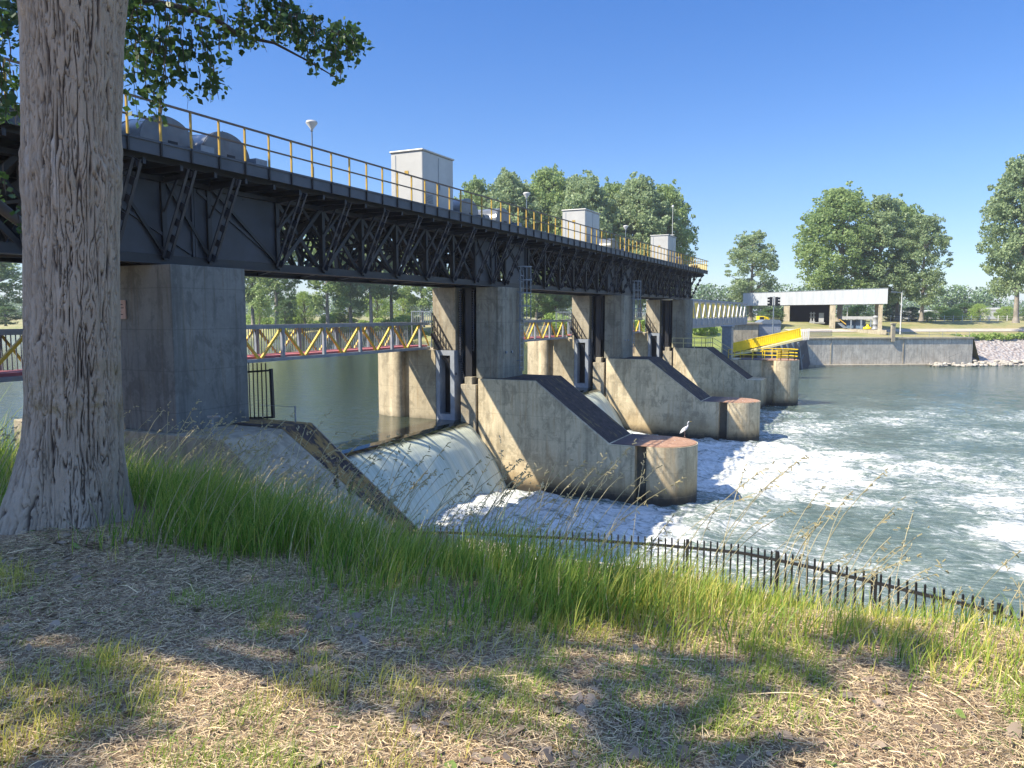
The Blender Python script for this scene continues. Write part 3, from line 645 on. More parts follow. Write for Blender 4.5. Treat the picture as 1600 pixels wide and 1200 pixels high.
for xt, nm in ((XT, 'downstream'), (XU, 'upstream')):
    mb = MB(); z0, z1 = 1.58, 4.02
    mb.box(xt-.20, xt+.20, YA, 83.7, 1.46, 1.50); mb.box(xt-.03, xt+.03, YA, 83.7, 1.50, 1.74); mb.box(xt-.16, xt+.16, YA, 83.7, 3.86, 4.0)
    for a_, b_ in zip(nodes[:-1], nodes[1:]):
        mb.bar((xt, a_, z0), (xt, a_, z1), .20, .16, (0, 1, 0))
        mid = (a_+b_)/2
        if b_-a_ > 2 and not (inplate(a_+.3) and inplate(b_-.3)):
            mb.bar((xt+.06, a_, z0), (xt+.06, b_, z1), .07, .15); mb.bar((xt-.06, a_, z1), (xt-.06, b_, z0), .07, .15)
            mb.bar((xt-.02, a_, (z0+z1)/2), (xt-.02, mid, z1), .06, .10); mb.bar((xt-.02, b_, (z0+z1)/2), (xt-.02, mid, z1), .06, .10)
        else:
            mb.bar((xt+.10, a_, z1), (xt+.10, b_, z0+.1), .06, .10)
    mb.bar((xt, nodes[-1], z0), (xt, nodes[-1], z1), .2, .16, (0, 1, 0))
    tr = mb.build('truss', M['steel'], BR)
    for c in [17.07+20.95*k for k in range(4)]:
        for a_, b_ in (((-2.7, -.3), (.9, 3.5)) if c < 79 else ((-2.7, -.3), (.9, 3.0))):
            if c < 20: a_, b_ = ((-4, .2) if a_ < 0 else (.3, 3.87))
            mb = MB(); mb.box(xt-.02, xt+.02, c+a_, c+b_, 1.745, 3.855)
            mb.bar((xt+.05, c+a_+.1, 3.8), (xt+.05, c+b_-.1, 1.85), .06, .09); mb.bar((xt+.05, c+a_, 1.75), (xt+.05, c+a_, 3.85), .08, .08); mb.bar((xt+.05, c+b_, 1.75), (xt+.05, c+b_, 3.85), .08, .08)
            mb.build('web_plate', M['steelblue'], tr)
mb = MB()
for i_, (a_, b_) in enumerate(zip(nodes[:-1], nodes[1:])):
    for y in (a_,):
        mb.bar((XT, y, 1.62), (XU, y, 3.95), .09, .12); mb.bar((XT, y, 3.95), (XU, y, 1.62), .09, .12); mb.bar((XT, y, 1.6), (XU, y, 1.6), .14, .12); mb.bar((XT, y, 2.8), (XU, y, 2.8), .07, .08)
    mb.bar((XT, a_, 1.56), (XU, b_, 1.56), .10, .07); mb.bar((XU, a_, 1.56), (XT, b_, 1.56), .10, .07)
    mb.bar((XT, a_, 3.9), (XU, b_, 3.9), .10, .08); mb.bar(((XT+XU)/2, a_, 2.8), ((XT+XU)/2, b_, 3.9), .08, .08); mb.bar(((XT+XU)/2, b_, 2.8), ((XT+XU)/2, a_, 1.6), .07, .08)
for a_, b_ in zip(nodes[:-1], nodes[1:]):
    m_ = (a_+b_)/2
    mb.bar((XT-.9, a_, 1.6), (XT-.9, m_, 3.95), .06, .08); mb.bar((XT-.9, b_, 1.6), (XT-.9, m_, 3.95), .06, .08); mb.bar((XU+.9, a_, 3.95), (XU+.9, m_, 1.6), .06, .08); mb.bar((XU+.9, b_, 3.95), (XU+.9, m_, 1.6), .06, .08); mb.bar((XT, m_, 3.9), (XU, m_, 3.2), .08, .3)
mb.build('cross_bracing', M['steel'], BR)
for s_ in (1, -1):
    for y in nodes:
        if s_ < 0 and y < 10: continue
        mb = MB(); xo, xi = (-18.2, XT+.12) if s_ > 0 else (-24.5, XU-.12); a_ = np.array([xo, y, 4.12]); b_ = np.array([xi, y, 1.66])
        for d_ in (-.13, .13): mb.bar(a_+[0, d_, 0], b_+[0, d_, 0], .045, .09, (0, 1, 0))
        for t in np.linspace(.04, .96, 6): p = a_*(1-t)+b_*t; dd = (b_-a_)/np.linalg.norm(b_-a_); mb.bar(p-dd*.11, p+dd*.11, .27, .03, (1, 0, .6))
        mb.bar((xo, y, 4.0), (xi, y, 3.9), .09, .14); mb.bar((xi, y-.02, 3.0), (xo*.55+xi*.45, y-.02, 4.0), .05, .07)
        mb.build('bracket', M['steelblue'], BR)
mb = MB()
for c in PC[1:]:
    for x in (XT, XU+.1): mb.box(x-.2, x+.2, c-.5, c-.1, 1.422, 1.458); mb.box(x-.2, x+.2, c+.5, c+.9, 1.422, 1.458)
mb.build('bearing', M['galv'], BR)
post = None
for xr, ypos in ((-17.98, 1), (-24.72, 0)):
    mb = MB()
    for z in (5.67, 5.17): mb.bar((xr, YA, z), (xr, YB, z), .055 if z > 5.5 else .045)
    if ypos: mb.bar((-17.98, YB, 5.67), (-24.7, YB, 5.67), .05); mb.bar((-17.98, YB, 5.17), (-24.7, YB, 5.17), .05)
    rl = mb.build('railing', M['railrust'], BR)
    for i_, y in enumerate(np.arange(15.01-13*1.02, YB, 1.02)):
        if post is None:
            mb = MB(); mb.box(xr-.03, xr+.03, y-.022, y+.022, 4.66, 5.65); mb.cm = 1; mb.box(xr-.034, xr+.034, y-.028, y+.028, 4.26, 4.659); post = mb.build('post', [M['yellow'], M['black']], rl); px0 = (xr, y)
        else:
            c = post.copy(); C.objects.link(c); c.parent = rl; c.location = (xr-px0[0], y-px0[1], 0)
mb = MB(); mb.box(-24.6, -18.1, YB-.06, YB-.02, 4.66, 5.4); mb.build('end_panel', M['paleyellow'], BR)
# ---- machinery on the deck
cabs = []
for k, (y, h, w, lab) in enumerate([(29.7, 2.72, 2.7, 'largest pale grey metal cabinet on the bridge deck, nearest of the three'), (50.2, 2.55, 2.9, 'middle pale metal cabinet on the bridge deck, in front of the poplar crowns'), (72.2, 2.80, 2.9, 'farthest and smallest looking pale metal cabinet near the end of the bridge')]):
    T_ = thing('equipment_cabinet', lab, 'cabinet', (-19.8, y+1.3, 4.62), 'pale cabinets on the bridge')
    mb = MB(); mb.box(-20.7, -19.0, y, y+w, 4.62, 4.62+h-.09); mb.build('body', M['cream'], T_, bevel=.04)
    mb = MB(); mb.box(-20.76, -18.94, y-.06, y+w+.06, 4.62+h-.088, 4.62+h); mb.build('lid', M['cream'], T_, bevel=.04)
    mb = MB(); mb.box(-19.95, -19.75, y-.02, y-.005, 6.25, 6.42); mb.build('badge', M['yellow'], T_)
    mb = MB(); mb.box(-18.998, -18.985, y+w*.5-.01, y+w*.5+.01, 4.8, 4.62+h-.2); mb.box(-18.998, -18.97, y+w*.5+.06, y+w*.5+.12, 5.7, 5.95); mb.build('door_seam', M['galv'], T_)
    mb = MB()
    for q in range(6): mb.box(-18.998, -18.975, y+.25, y+.85, 5.0+q*.07, 5.03+q*.07)
    mb.build('vent', M['galv'], T_)
    mb = MB(); mb.box(-20.5, -19.2, y-.012, y-.004, 4.66, 4.72); mb.box(-20.45, -20.42, y-.012, y-.004, 4.75, 4.62+h-.2); mb.build('front_seam', M['galv'], T_)
hood0 = None
HL = [(16.05, 'motor hood half hidden by leaves at the left end of the bridge'), (18.25, 'big dark half round motor hood with black vent, nearest right of the tree trunk'), (33.8, 'pale half round motor hood just behind the largest cabinet'), (37.6, 'shiny half round motor hood right of the first lamp pair on the bridge'), (56.2, 'pale motor hood between the middle cabinet and the third lamp'), (76.8, 'small motor hood behind the farthest cabinet')]
for k, (y, lab) in enumerate(HL):
    if hood0 is None:
        T_ = thing('motor_hood', lab, 'motor hood', (-19.9, y, 4.62), 'motor hoods on the bridge deck'); hood0 = T_
        mb = MB(); n_ = 20; hw = .95
        arc = [(y+hw*math.cos(a), 4.62+.28+.75*math.sin(a)) for a in np.linspace(0, PI, n_)]
        pr_ = [(y+hw, 4.62)]+arc+[(y-hw, 4.62)]
        V = [(-21.0, a, b) for a, b in pr_]+[(-18.9, a, b) for a, b in pr_]; m_ = len(pr_)
        mb.add(V, [(i_, i_+1, m_+i_+1, m_+i_) for i_ in range(m_-1)], True); mb.add(V, [tuple(range(m_)), tuple(range(2*m_-1, m_-1, -1))]); mb.build('shell', M['hood'], T_)
        mb = MB(); mb.box(-18.898, -18.88, y-.02, y+.30, 4.70, 4.98); mb.build('vent', M['black'], T_)
        mb = MB(); mb.box(-18.93, -18.4, y+hw-.25, y+hw+.25, 4.62, 4.95); mb.build('gearbox', M['galv'], T_)
        mb = MB()
        for x in (-20.9, -20.0, -18.97):
            P_ = [np.array([x, a_+(0), b_+.012]) for a_, b_ in arc]
            for a_, b_ in zip(P_[:-1], P_[1:]): mb.bar(a_, b_, .05, .02)
        mb.build('rib', M['hood'], T_)
        mb = MB(); mb.cyl((-19.3, y+.2, 5.6), (-19.3, y+.2, 5.78), .02, n=6); mb.build('nipple', M['black'], T_)
    else:
        c = copy_tree(hood0); c.location = (-19.9, y, 4.62); c['label'] = lab
lamp0 = None
for k, (y, lab) in enumerate([(22.36, 'nearest bridge lamp, white cone head on a thin pole against the sky'), (40.7, 'bridge lamp standing against the poplar crowns, second in the row'), (59.2, 'third bridge lamp, right of the middle cabinet')]):
    if lamp0 is None:
        T_ = thing('deck_lamp', lab, 'lamp', (-19.0, y, 4.62), 'lamps along the bridge'); lamp0 = T_
        mb = MB(); mb.cyl((-19, y, 4.62), (-19, y, 5.3), .05, n=10); mb.cyl((-19, y, 5.3), (-19, y, 6.62), .025, n=8); mb.build('pole', M['galv'], T_)
        mb = MB(); mb.lathe((-19, y, 6.55), [(.001, 0), (.045, 0), (.05, .08), (.20, .27), (.21, .31)]); mb.build('lamp_shade', M['white'], T_)
        mb = MB(); mb.lathe((-19, y, 6.86), [(.21, 0), (.19, .05), (.08, .08), (.001, .085)]); mb.build('lamp_cap', M['cream'], T_)
    else:
        c = copy_tree(lamp0); c.location = (-19.0, y, 4.62); c['label'] = lab
for k, (y, x, s, lab) in enumerate([(24.6, -20.6, (.5, 1.0, .5), 'low pale box on the deck left of the largest cabinet'), (26.3, -20.6, (.5, .9, .45), 'lower pale box on the deck, touching the largest cabinet side'), (44.3, -20.4, (.6, 1.8, .35), 'flat pale hump on the deck left of the middle cabinet')]):
    T_ = thing('deck_box', lab, 'box', (x, y, 4.62), 'low boxes on the bridge deck')
    mb = MB(); mb.box(x-s[0], x+s[0], y-s[1]/2, y+s[1]/2, 4.62, 4.62+s[2]); mb.build('body', M['cream'], T_, bevel=.05)
    mb = MB(); mb.box(x-s[0]-.03, x+s[0]+.03, y-s[1]/2-.03, y+s[1]/2+.03, 4.62+s[2]+.002, 4.66+s[2]); mb.build('lid', M['cream'], T_, bevel=.02)
T_ = thing('control_cabinet', 'narrow green and white control cabinet at the left end of the bridge deck', 'cabinet', (-19.8, 13.9, 4.62))
mb = MB(); mb.box(-20.1, -19.5, 13.4, 14.35, 4.62, 5.62); mb.build('body', M['cream'], T_, bevel=.03); mb = MB(); mb.box(-20.05, -19.55, 13.37, 13.396, 4.7, 5.5); mb.build('door', paint('green_door', (.16, .20, .12), .5), T_)
T_ = thing('antenna_mast', 'thin pale antenna mast at the far end of the bridge', 'mast', (-20.5, 79.5, 4.62)); mb = MB(); mb.cyl((-20.5, 79.5, 4.62), (-20.5, 79.5, 11.1), .035, .02, n=8); mb.build('pole', M['white'], T_)
mb = MB(); mb.bar((-20.7, 79.5, 8.1), (-20.3, 79.5, 8.1), .05); mb.box(-20.58, -20.42, 79.4, 79.6, 10.9, 11.12); mb.build('sensor', M['white'], T_)
T_ = thing('end_machinery', 'small dark winch block at the far end of the bridge deck', 'winch', (-19.2, 83.9, 4.62)); mb = MB(); mb.box(-19.9, -18.6, 83.6, 84.4, 4.62, 4.95); mb.cyl((-19.6, 84, 5.1), (-18.8, 84, 5.1), .16, n=12); mb.build('drum', M['black'], T_)
#==FOOT
# ---------------------------------------------------------------- footbridge upstream of the piers
def foot_span(y0, y1, lab, pan):
    T_ = thing('footbridge_span', lab, 'footbridge', (-24, (y0+y1)/2, -2.0), 'footbridge spans behind the piers')
    ps = np.linspace(y0+.45, y1-.9, pan+1) if pan > 1 else np.array([y0, y1])
    mb = MB(); mb.box(-24.7, -23.4, y0, y1, -1.86, -1.76); mb.build('deck', M['pink'], T_)
    for x in (-23.3, -24.8):
        mb = MB(); mb.box(x-.07, x+.07, y0, y1, -.63, -.48); mb.box(x-.09, x+.09, y0, y1, -2.0, -1.86); mb.build('chord', M['greypaint'], T_)
        for p in ps: mb = MB(); mb.box(x-.06, x+.06, p-.08, p+.08, -1.858, -.632); mb.build('post', M['greypaint'], T_)
        mb = MB()
        for a_, b_ in zip(ps[:-1], ps[1:]):
            m_ = (a_+b_)/2
            mb.bar((x, a_+.1, -.66), (x, m_-.08, -1.84), .09, .10); mb.bar((x, m_+.08, -1.84), (x, b_-.1, -.66), .09, .10)
        mb.bar((x, ps[-1]+.1, -.66), (x, min(y1, ps[-1]+1.2), -1.8), .06, .07); mb.build('diagonals', M['footyellow'], T_)
    mb = MB()
    for y in np.arange(y0, y1, .15): mb.bar((-24.66, y, -1.76), (-24.66, y, -.66), .028)
    mb.bar((-24.66, y0, -.64), (-24.66, y1, -.64), .04); mb.build('balustrade', M['galv'], T_)
    return T_
foot_span(3, 15.3, 'short footbridge end seen left of the big tree trunk', 4)
foot_span(19.4, 36.9, 'nearest full footbridge span with yellow diagonals and pink deck, right of the shaded pier', 6)
foot_span(40.2, 57.7, 'middle footbridge span seen between the second and third pier', 6)
foot_span(61.2, 78.6, 'short looking footbridge span between the third and fourth pier', 6)
T_ = thing('truss_bridge', 'tall white and yellow truss bridge leading to the far abutment', 'bridge', (-22, 106, -1.6))
mb = MB(); mb.box(-23.9, -20.9, 82.5, 130, -1.75, -1.45); mb.box(-20.95, -20.85, 82.5, 130, -1.448, -.55); mb.build('deck', M['greypaint'], T_)
mb = MB()
for x in (-20.9, -23.9): mb.box(x-.15, x+.15, 82.5, 129, 1.45, 1.72)
mb.build('top_chord', M['greypaint'], T_)
for x, mm in ((-20.8, 'white'), (-23.9, 'brightyellow')):
    mb = MB()
    for y in np.arange(83, 128.5, 3.3): mb.bar((x, y, -.5), (x, y+1.3, 1.45), .13, .2); mb.bar((x, y+2.6, -.5), (x, y+1.3, 1.45), .13, .2); mb.bar((x, y, -1.4), (x, y, -.5), .1)
    mb.build('lattice', M['white'] if mm == 'white' else M['paleyellow'], T_)
mb = MB(); mb.box(-22.3, -22.2, 82.5, 129, -.5, 1.3); mb.build('yellow_panel', M['brightyellow'], T_)
# abutment
A = at(1163, 131); T_ = thing('bridge_abutment', 'concrete abutment block under the end of the truss bridge', 'abutment', (A[0], A[1], -6))
mb = MB(); mb.obox(A+FW*2.2, RT, FW, 2.35, 2.6, -8, -1.8); mb.build('block', M['conc_light'], T_, bevel=.05)
mb = MB(); mb.obox(A+FW*2.2, RT, FW, 2.9, 2.9, -1.796, -1.5); mb.build('bearing_shelf', M['conc_light'], T_)
# green bank behind the abutment
mb = MB(); V = []; 
for i_, (x, d_, z) in enumerate([(1040, 128, -6.3), (1195, 132, -6.3), (1225, 140, -5.0), (1225, 160, -1.6), (1040, 160, -1.2), (1040, 128, -8), (1195, 132, -8), (1225, 140, -8)]): V.append(at(x, d_, z))
nn = 12; pp = []
for i_ in range(nn+1):
    for j_ in range(7):
        s_, t = i_/nn, j_/6; b_ = np.array(V[0])*(1-s_)+np.array(V[1])*s_; tp = np.array(V[4])*(1-s_)+np.array(V[3])*s_; p = b_*(1-t)+tp*t; p[2] += .5*math.sin(t*PI)+.15*float(fbm(p[0]*.3, p[1]*.3)); pp.append(p)
mb.add(pp, [(a*7+b, a*7+b+1, (a+1)*7+b+1, (a+1)*7+b) for a in range(nn) for b in range(6)], True); mb.add([V[0], V[1], V[6], V[5]], [(0, 1, 2, 3)]); mb.add([V[1], V[2], V[7], V[6]], [(0, 1, 2, 3)])
mb.build('green_embankment', leafmat('embankment_grass', (.10, .15, .03), (.24, .27, .07), .5, .05), kind='structure')
#==FAR
# ---------------------------------------------------------------- machinery shed on the far bank
Bp = W(70.5, 145); Ap = W(54.4, 182); d_ = (Ap-Bp); LL = np.linalg.norm(d_); d_ /= LL; nb = Bp/np.linalg.norm(Bp)*1.0-RT*.10; nb[2] = 0; nb /= np.linalg.norm(nb)
zt, zb = 4.72, 1.85; zf = -3.05
T_ = thing('boat_shed', 'open concrete shed with a long white ribbed roof fascia on the far quay', 'building', ((Ap+Bp)/2)[:2].tolist()+[zf])
cc = (Ap+Bp)/2+nb*5
ang = math.atan2(d_[1], d_[0])
mb = MB(); mb.obox(cc, d_, nb, LL/2, 5, zb, zt); ro = mb.build('roof', M['clad'], T_)
mb = MB(); mb.obox(cc, d_, nb, LL/2+.08, 5.08, zt+.002, zt+.1); mb.build('trim', M['galv'], ro)
def along(px):     # where a bearing crosses the front of the shed
    k_ = (px-800)/1205.0; r = RT*k_+FW; Mx = np.array([[r[0], -d_[0]], [r[1], -d_[1]]]); s_ = np.linalg.solve(Mx, Bp[:2]); return s_[1]
for px, w in ((1229, .9), (1301, .75), (1376, .45)):
    c = Bp+d_*along(px)+nb*.7; mb = MB(); mb.obox(c, d_, nb, w, .45, zf-.6, zb-.002); mb.build('column', M['conc_light'], T_)
    c = Bp+d_*along(px)+nb*9.2; mb = MB(); mb.obox(c, d_, nb, w*.8, .45, zf-.6, zb-.002); mb.build('column', M['conc_light'], T_)
s0, s1 = along(1236), along(1298); mid = (s0+s1)/2
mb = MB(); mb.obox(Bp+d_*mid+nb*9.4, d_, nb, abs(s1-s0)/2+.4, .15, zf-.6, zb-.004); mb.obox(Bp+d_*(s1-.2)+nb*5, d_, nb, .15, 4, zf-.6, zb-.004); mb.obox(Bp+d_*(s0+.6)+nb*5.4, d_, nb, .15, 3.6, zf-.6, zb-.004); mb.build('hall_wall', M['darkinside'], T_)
mb = MB(); mb.obox(cc, d_, nb, LL/2, 5.4, zf-.9, zf-.05); mb.build('floor', M['conc_light'], T_)
for px in (1188, 1196, 1204):
    pass
Tm = thing('hoist_machine', 'grey machine frame standing inside the dark shed', 'machine', (Bp+d_*mid+nb*5)[:2].tolist()+[zf])
mb = MB(); c = Bp+d_*mid+nb*4
for a_ in (-1.1, -.3): mb.obox(c+d_*a_, d_, nb, .16, .16, zf, zf+3.4)
for z_ in (.5, 1.3, 2.2, 3.0): mb.obox(c-d_*.7, d_, nb, 1.4 if z_ < 1 else .8, .2, zf+z_, zf+z_+.18)
mb.obox(c-d_*3.2, d_, nb, .7, .3, zf+1.2, zf+3.2); mb.obox(c-d_*2, d_, nb, 2.2, .2, zf+1.0, zf+1.2); mb.build('frame', M['machine'], Tm)
# portal beam and blue container in the open bay
s2, s3 = along(1312), along(1366); c = Bp+d_*(s2+s3)/2+nb*3
Tg = thing('gantry_beam', 'grey steel beam on posts in the open right bay of the shed', 'beam', c[:2].tolist()+[zf]); mb = MB(); mb.obox(c, d_, nb, abs(s3-s2)/2, .3, zf+1.9, zf+2.5); mb.build('beam', M['machine'], Tg)
mb = MB(); 
for q in (-.9, -.35, .25): mb.obox(c+d_*abs(s3-s2)/2*q, d_, nb, .18, .18, zf, zf+1.9)
mb.build('post', M['galv'], Tg)
mb = MB(); mb.obox(c-d_*-.5+nb*2.5, d_, nb, 3.2, 1.1, zf, zf+1.75); Tk = mb.build('steel_container', M['blueskip'], label='blue grey steel container under the beam in the shed', cat='container', bevel=.05)
mb = MB()
for q in np.arange(-3, 3.1, .5): mb.obox(c-d_*(-.5+q)+nb*1.36, d_, nb, .06, .04, zf+.1, zf+1.65)
mb.build('rib', M['blueskip'], Tk)
c = Bp+d_*along(1369)+nb*1.2; mb = MB(); mb.lathe((c[0], c[1], zf), [(.01, 0), (.6, 0), (.6, .2), (.45, .3), (.45, .9), (.6, 1.0), (.45, 1.1), (.45, 2.2), (.55, 2.3), (.4, 2.6), (.01, 2.7)]); mb.build('capstan', M['machine'], label='stout grey stacked capstan post at the right end of the shed', cat='bollard')
c = Bp+d_*along(1357)+nb*1.0; mb = MB(); mb.lathe((c[0], c[1], zf), [(.01, 0), (.8, 0), (.8, .35), (.3, .55), (.2, .9), (.01, 1.0)]); mb.build('buoy', M['brightyellow'], label='small bright yellow buoy on the ground beside the capstan', cat='buoy')
c = Bp+d_*along(1318)+nb*.4; Ts = thing('yellow_steps', 'small yellow railed steps beside the blue container', 'steps', c[:2].tolist()+[zf]); mb = MB()
for q in (0, .9): mb.bar(c+[0, 0, zf+.9]+d_*(-.8)+nb*q, c+[0, 0, zf+1.9]-d_*.6*0+d_*.9+nb*q, .12)
mb.build('handrail', M['yellow'], Ts); mb = MB(); mb.bar(c+[0, 0, zf+.1]+d_*(-.8)+nb*.4, c+[0, 0, zf+1.1]+d_*.9+nb*.4, .9, .12); mb.build('treads', M['galv'], Ts)
# traffic signals
c = at(1208.5, 116); zg = -4.6
Tt = thing('signal_post', 'tall grey post with two black traffic light heads before the white shed', 'traffic signal', c[:2].tolist()+[zg])
mb = MB(); mb.cyl(c+[0, 0, zg-1.5], c+[0, 0, 2.6], .12, .08, n=10); mb.build('pole', M['galv'], Tt)
for s_ in (-1, 1):
    q = c+RT*.42*s_; mb = MB(); mb.obox(q, RT, FW, .20, .16, 1.2, 2.5); hd = mb.build('signal_head', M['black'], Tt, bevel=.05)
    mb = MB()
    for z_ in (1.4, 1.85, 2.3): mb.cyl(q+[0, 0, z_]+RT*.18*s_, q+[0, 0, z_-.03]+RT*.50*s_, .15, .17, n=10)
    mb.build('visor', M['black'], hd)
# lamp posts on the quay
def quay_lamp(px, D, y0, y1, arm, lab):
    c = at(px, D); T_ = thing('quay_lamp', lab, 'lamp post', c[:2].tolist()+[zat(y1, D)], 'lamp posts on the far quay'); zz0, zz1 = zat(y1, D), zat(y0, D)
    mb = MB(); mb.cyl(c+[0, 0, zz0-.4], c+[0, 0, zz1], .13, .08, n=8); mb.build('pole', M['white'], T_)
    mb = MB(); mb.bar(c+[0, 0, zz1]-RT*arm*.1, c+[0, 0, zz1+.05]-RT*arm, .12); mb.obox(c-RT*arm, RT, FW, .45, .2, zz1-.02, zz1+.14); mb.build('lamp_head', M['galv'], T_)
quay_lamp(1408, 146, 457, 519, 1.6, 'white lamp post on the grass right of the shed')
quay_lamp(1324, 172, 479, 503, -.1, 'short white lamp post seen through the open bay of the shed')
# grey hut, railings, yellow excavator
c = at(1199, 134); T_ = thing('metal_hut', 'small grey metal hut left of the shed opening', 'hut', c[:2].tolist()+[-4.6])
mb = MB(); mb.obox(c, RT, FW, 1.9, 1.5, -5.2, -1.75); mb.build('body', M['greypaint'], T_, bevel=.05); mb = MB(); V = [c+RT*a*2.05+FW*b*1.65+[0, 0, -1.75] for a, b in ((-1, -1), (1, -1), (1, 1), (-1, 1))]+[c-FW*1.65+RT*-1.0+[0, 0, -1.05], c-FW*1.65+RT*1.6+[0, 0, -1.05], c+FW*1.65+RT*1.6+[0, 0, -1.05], c+FW*1.65+RT*-1.0+[0, 0, -1.05]]
mb.add(V, [(0, 1, 5, 4), (1, 2, 6, 5), (2, 3, 7, 6), (3, 0, 4, 7), (4, 5, 6, 7), (0, 3, 2, 1)]); mb.build('roof', M['galv'], T_)
c = at(1192, 152); T_ = thing('excavator', 'yellow excavator parked among the bushes left of the shed', 'excavator', c[:2].tolist()+[-3])
mb = MB(); mb.obox(c, RT, FW, 1.0, .9, -2.0, -1.4); mb.obox(c-RT*.4, RT, FW, .65, .7, -1.4, -.5); mb.build('cab', M['brightyellow'], T_, bevel=.08)
mb = MB(); mb.obox(c-RT*.4-FW*.71, RT, FW, .4, .02, -1.15, -.65); mb.build('window', M['black'], T_)
mb = MB(); mb.bar(c+RT*.9+[0, 0, -.9], c+RT*1.9+[0, 0, -2.4], .3, .4); mb.bar(c+RT*.1+[0, 0, -.7], c+RT*1.0+[0, 0, -.9], .35, .4); mb.build('boom', M['brightyellow'], T_)
mb = MB(); 
for s_ in (-1, 1): mb.obox(c+FW*s_*.9, RT, FW, 1.6, .3, -3.0, -2.0)
mb.build('track', M['black'], T_)
mb = MB(); fence_pts = [at(1192, 122, -4.4), at(1215, 124, -4.4), at(1236, 128, -4.3)]
rail_run(mb, fence_pts, 1.3, (.5,), .08, 1.1); mb.build('guard_rail', M['galv'], label='grey guard railing in front of the metal hut', cat='railing')
mb = MB(); p, q = at(1264, 139, -4.25), at(1301, 142, -4.25)
for t in np.linspace(0, 1, 26): r = p*(1-t)+q*t; mb.bar(r, r+[0, 0, 1.1], .07)
mb.bar(p+[0, 0, 1.1], q+[0, 0, 1.1], .07); mb.build('quay_railing', M['galv'], label='low grey railing across the front of the dark shed opening', cat='railing')
# yellow gangway from the last pier to the quay, and the chute wall below
a_, b_ = at(1140, 112, -6.45), at(1252, 111, -3.95); T_ = thing('gangway', 'bright yellow sloping gangway trough between the last pier and the quay', 'gangway', a_)
dg = (b_-a_)/np.linalg.norm(b_-a_); sd_ = np.cross(dg, [0, 0, 1.]); sd_ /= np.linalg.norm(sd_)
mb = MB(); mb.bar(a_+[0, 0, 1.35]+sd_*0, b_+[0, 0, 1.15], .15, 1.25); mb.build('side_panel', M['brightyellow'], T_)
mb = MB(); mb.bar(a_+[0, 0, .30]-sd_*-.6, b_+[0, 0, .36]-sd_*-.6, 1.4, .30); mb.build('base_beam', M['paleyellow'], T_)
mb = MB()
for t in np.linspace(0, 1, 36): p = a_*(1-t)+b_*t+sd_*.09; mb.bar(p+[0, 0, .75], p+[0, 0, 1.9-.2*t], .07, .05)
mb.bar(a_+[0, 0, 2.02], b_+[0, 0, 1.82], .22, .12); mb.build('stiffener', M['brightyellow'], T_)
mb = MB(); p, q = at(1236, 128, -4.3), at(1265, 133, -4.2)
for t in np.linspace(0, 1, 11): r = p*(1-t)+q*t; mb.bar(r-[0, 0, .3], r+[0, 0, 1.35+.3*t], .16, .12)
mb.build('marker_posts', M['white'], label='row of white posts with yellow tops at the quay end of the gangway', cat='posts')
cw = [at(1196, 118), at(1256, 131), at(1272, 137)]
mb = MB(); V = [cw[0]+[0, 0, -11], cw[2]+[0, 0, -11], at(1262, 134, -4.6), at(1180, 122, -4.8), at(1236, 150, -4.62), at(1150, 140, -4.82), at(1290, 160, -4.62)]
mb.add(V, [(0, 1, 2, 3), (3, 2, 4, 5), (1, 6, 4, 2)]); mb.build('chute_wall', paint('dark_wet_concrete', (.07, .075, .08), .85, 0, .4, .8), label='dark sloping concrete wall under the yellow gangway', cat='wall')
mb = MB()
for i_ in range(6):
    t = .25+i_*.11; p = V[0]*(1-t)+V[1]*t-FW*.5; q = V[3]*(1-t)+V[2]*t-FW*.5; p = p*.62+q*.38-FW*.8*0; mb.cyl([p[0], p[1], WD-.3], q+[0, 0, -.3], .22, n=8); mb.bar([p[0]-.6, p[1]-.6, WD+.1], q*.4+p*.6+[.5, 0, 0], .15)
mb.build('fender_piles', M['galv'], label='grey dolphin piles leaning against the dark wall under the gangway', cat='piles')
# bollard post on the quay
c = at(1396.5, 138); mb = MB(); mb.obox(c, RT, FW, .30, .30, -5.0, -1.9); mb.obox(c, RT, FW, .42, .42, -1.896, -1.7); mb.build('quay_post', M['conc_light'], label='upright concrete post overgrown with ivy on the quay edge', cat='post')
# rail on the quay edge
mb = MB(); rail_run(mb, [QW[1]+dq*16+nq*.4+[0, 0, -4.25], QW[2]+nq*.4-dq*.5+[0, 0, -4.25]], 1.0, (.5,), .045, 2.6); mb.build('edge_railing', M['galv'], label='thin wire railing along the top of the quay wall', cat='railing')
# post and wire fence on the embankment
mb = MB()
for px in np.arange(1392, 1610, 14): c = at(px, 176, -1.9); mb.bar(c, c+[0, 0, 1.5], .16)
a1, b1 = at(1392, 176, -.7), at(1606, 176, -.7); mb.bar(a1, b1, .05); mb.bar(a1-[0, 0, .5], b1-[0, 0, .5], .05); mb.build('meadow_fence', M['white'], label='pale post and wire fence along the top of the grass embankment', cat='fence')
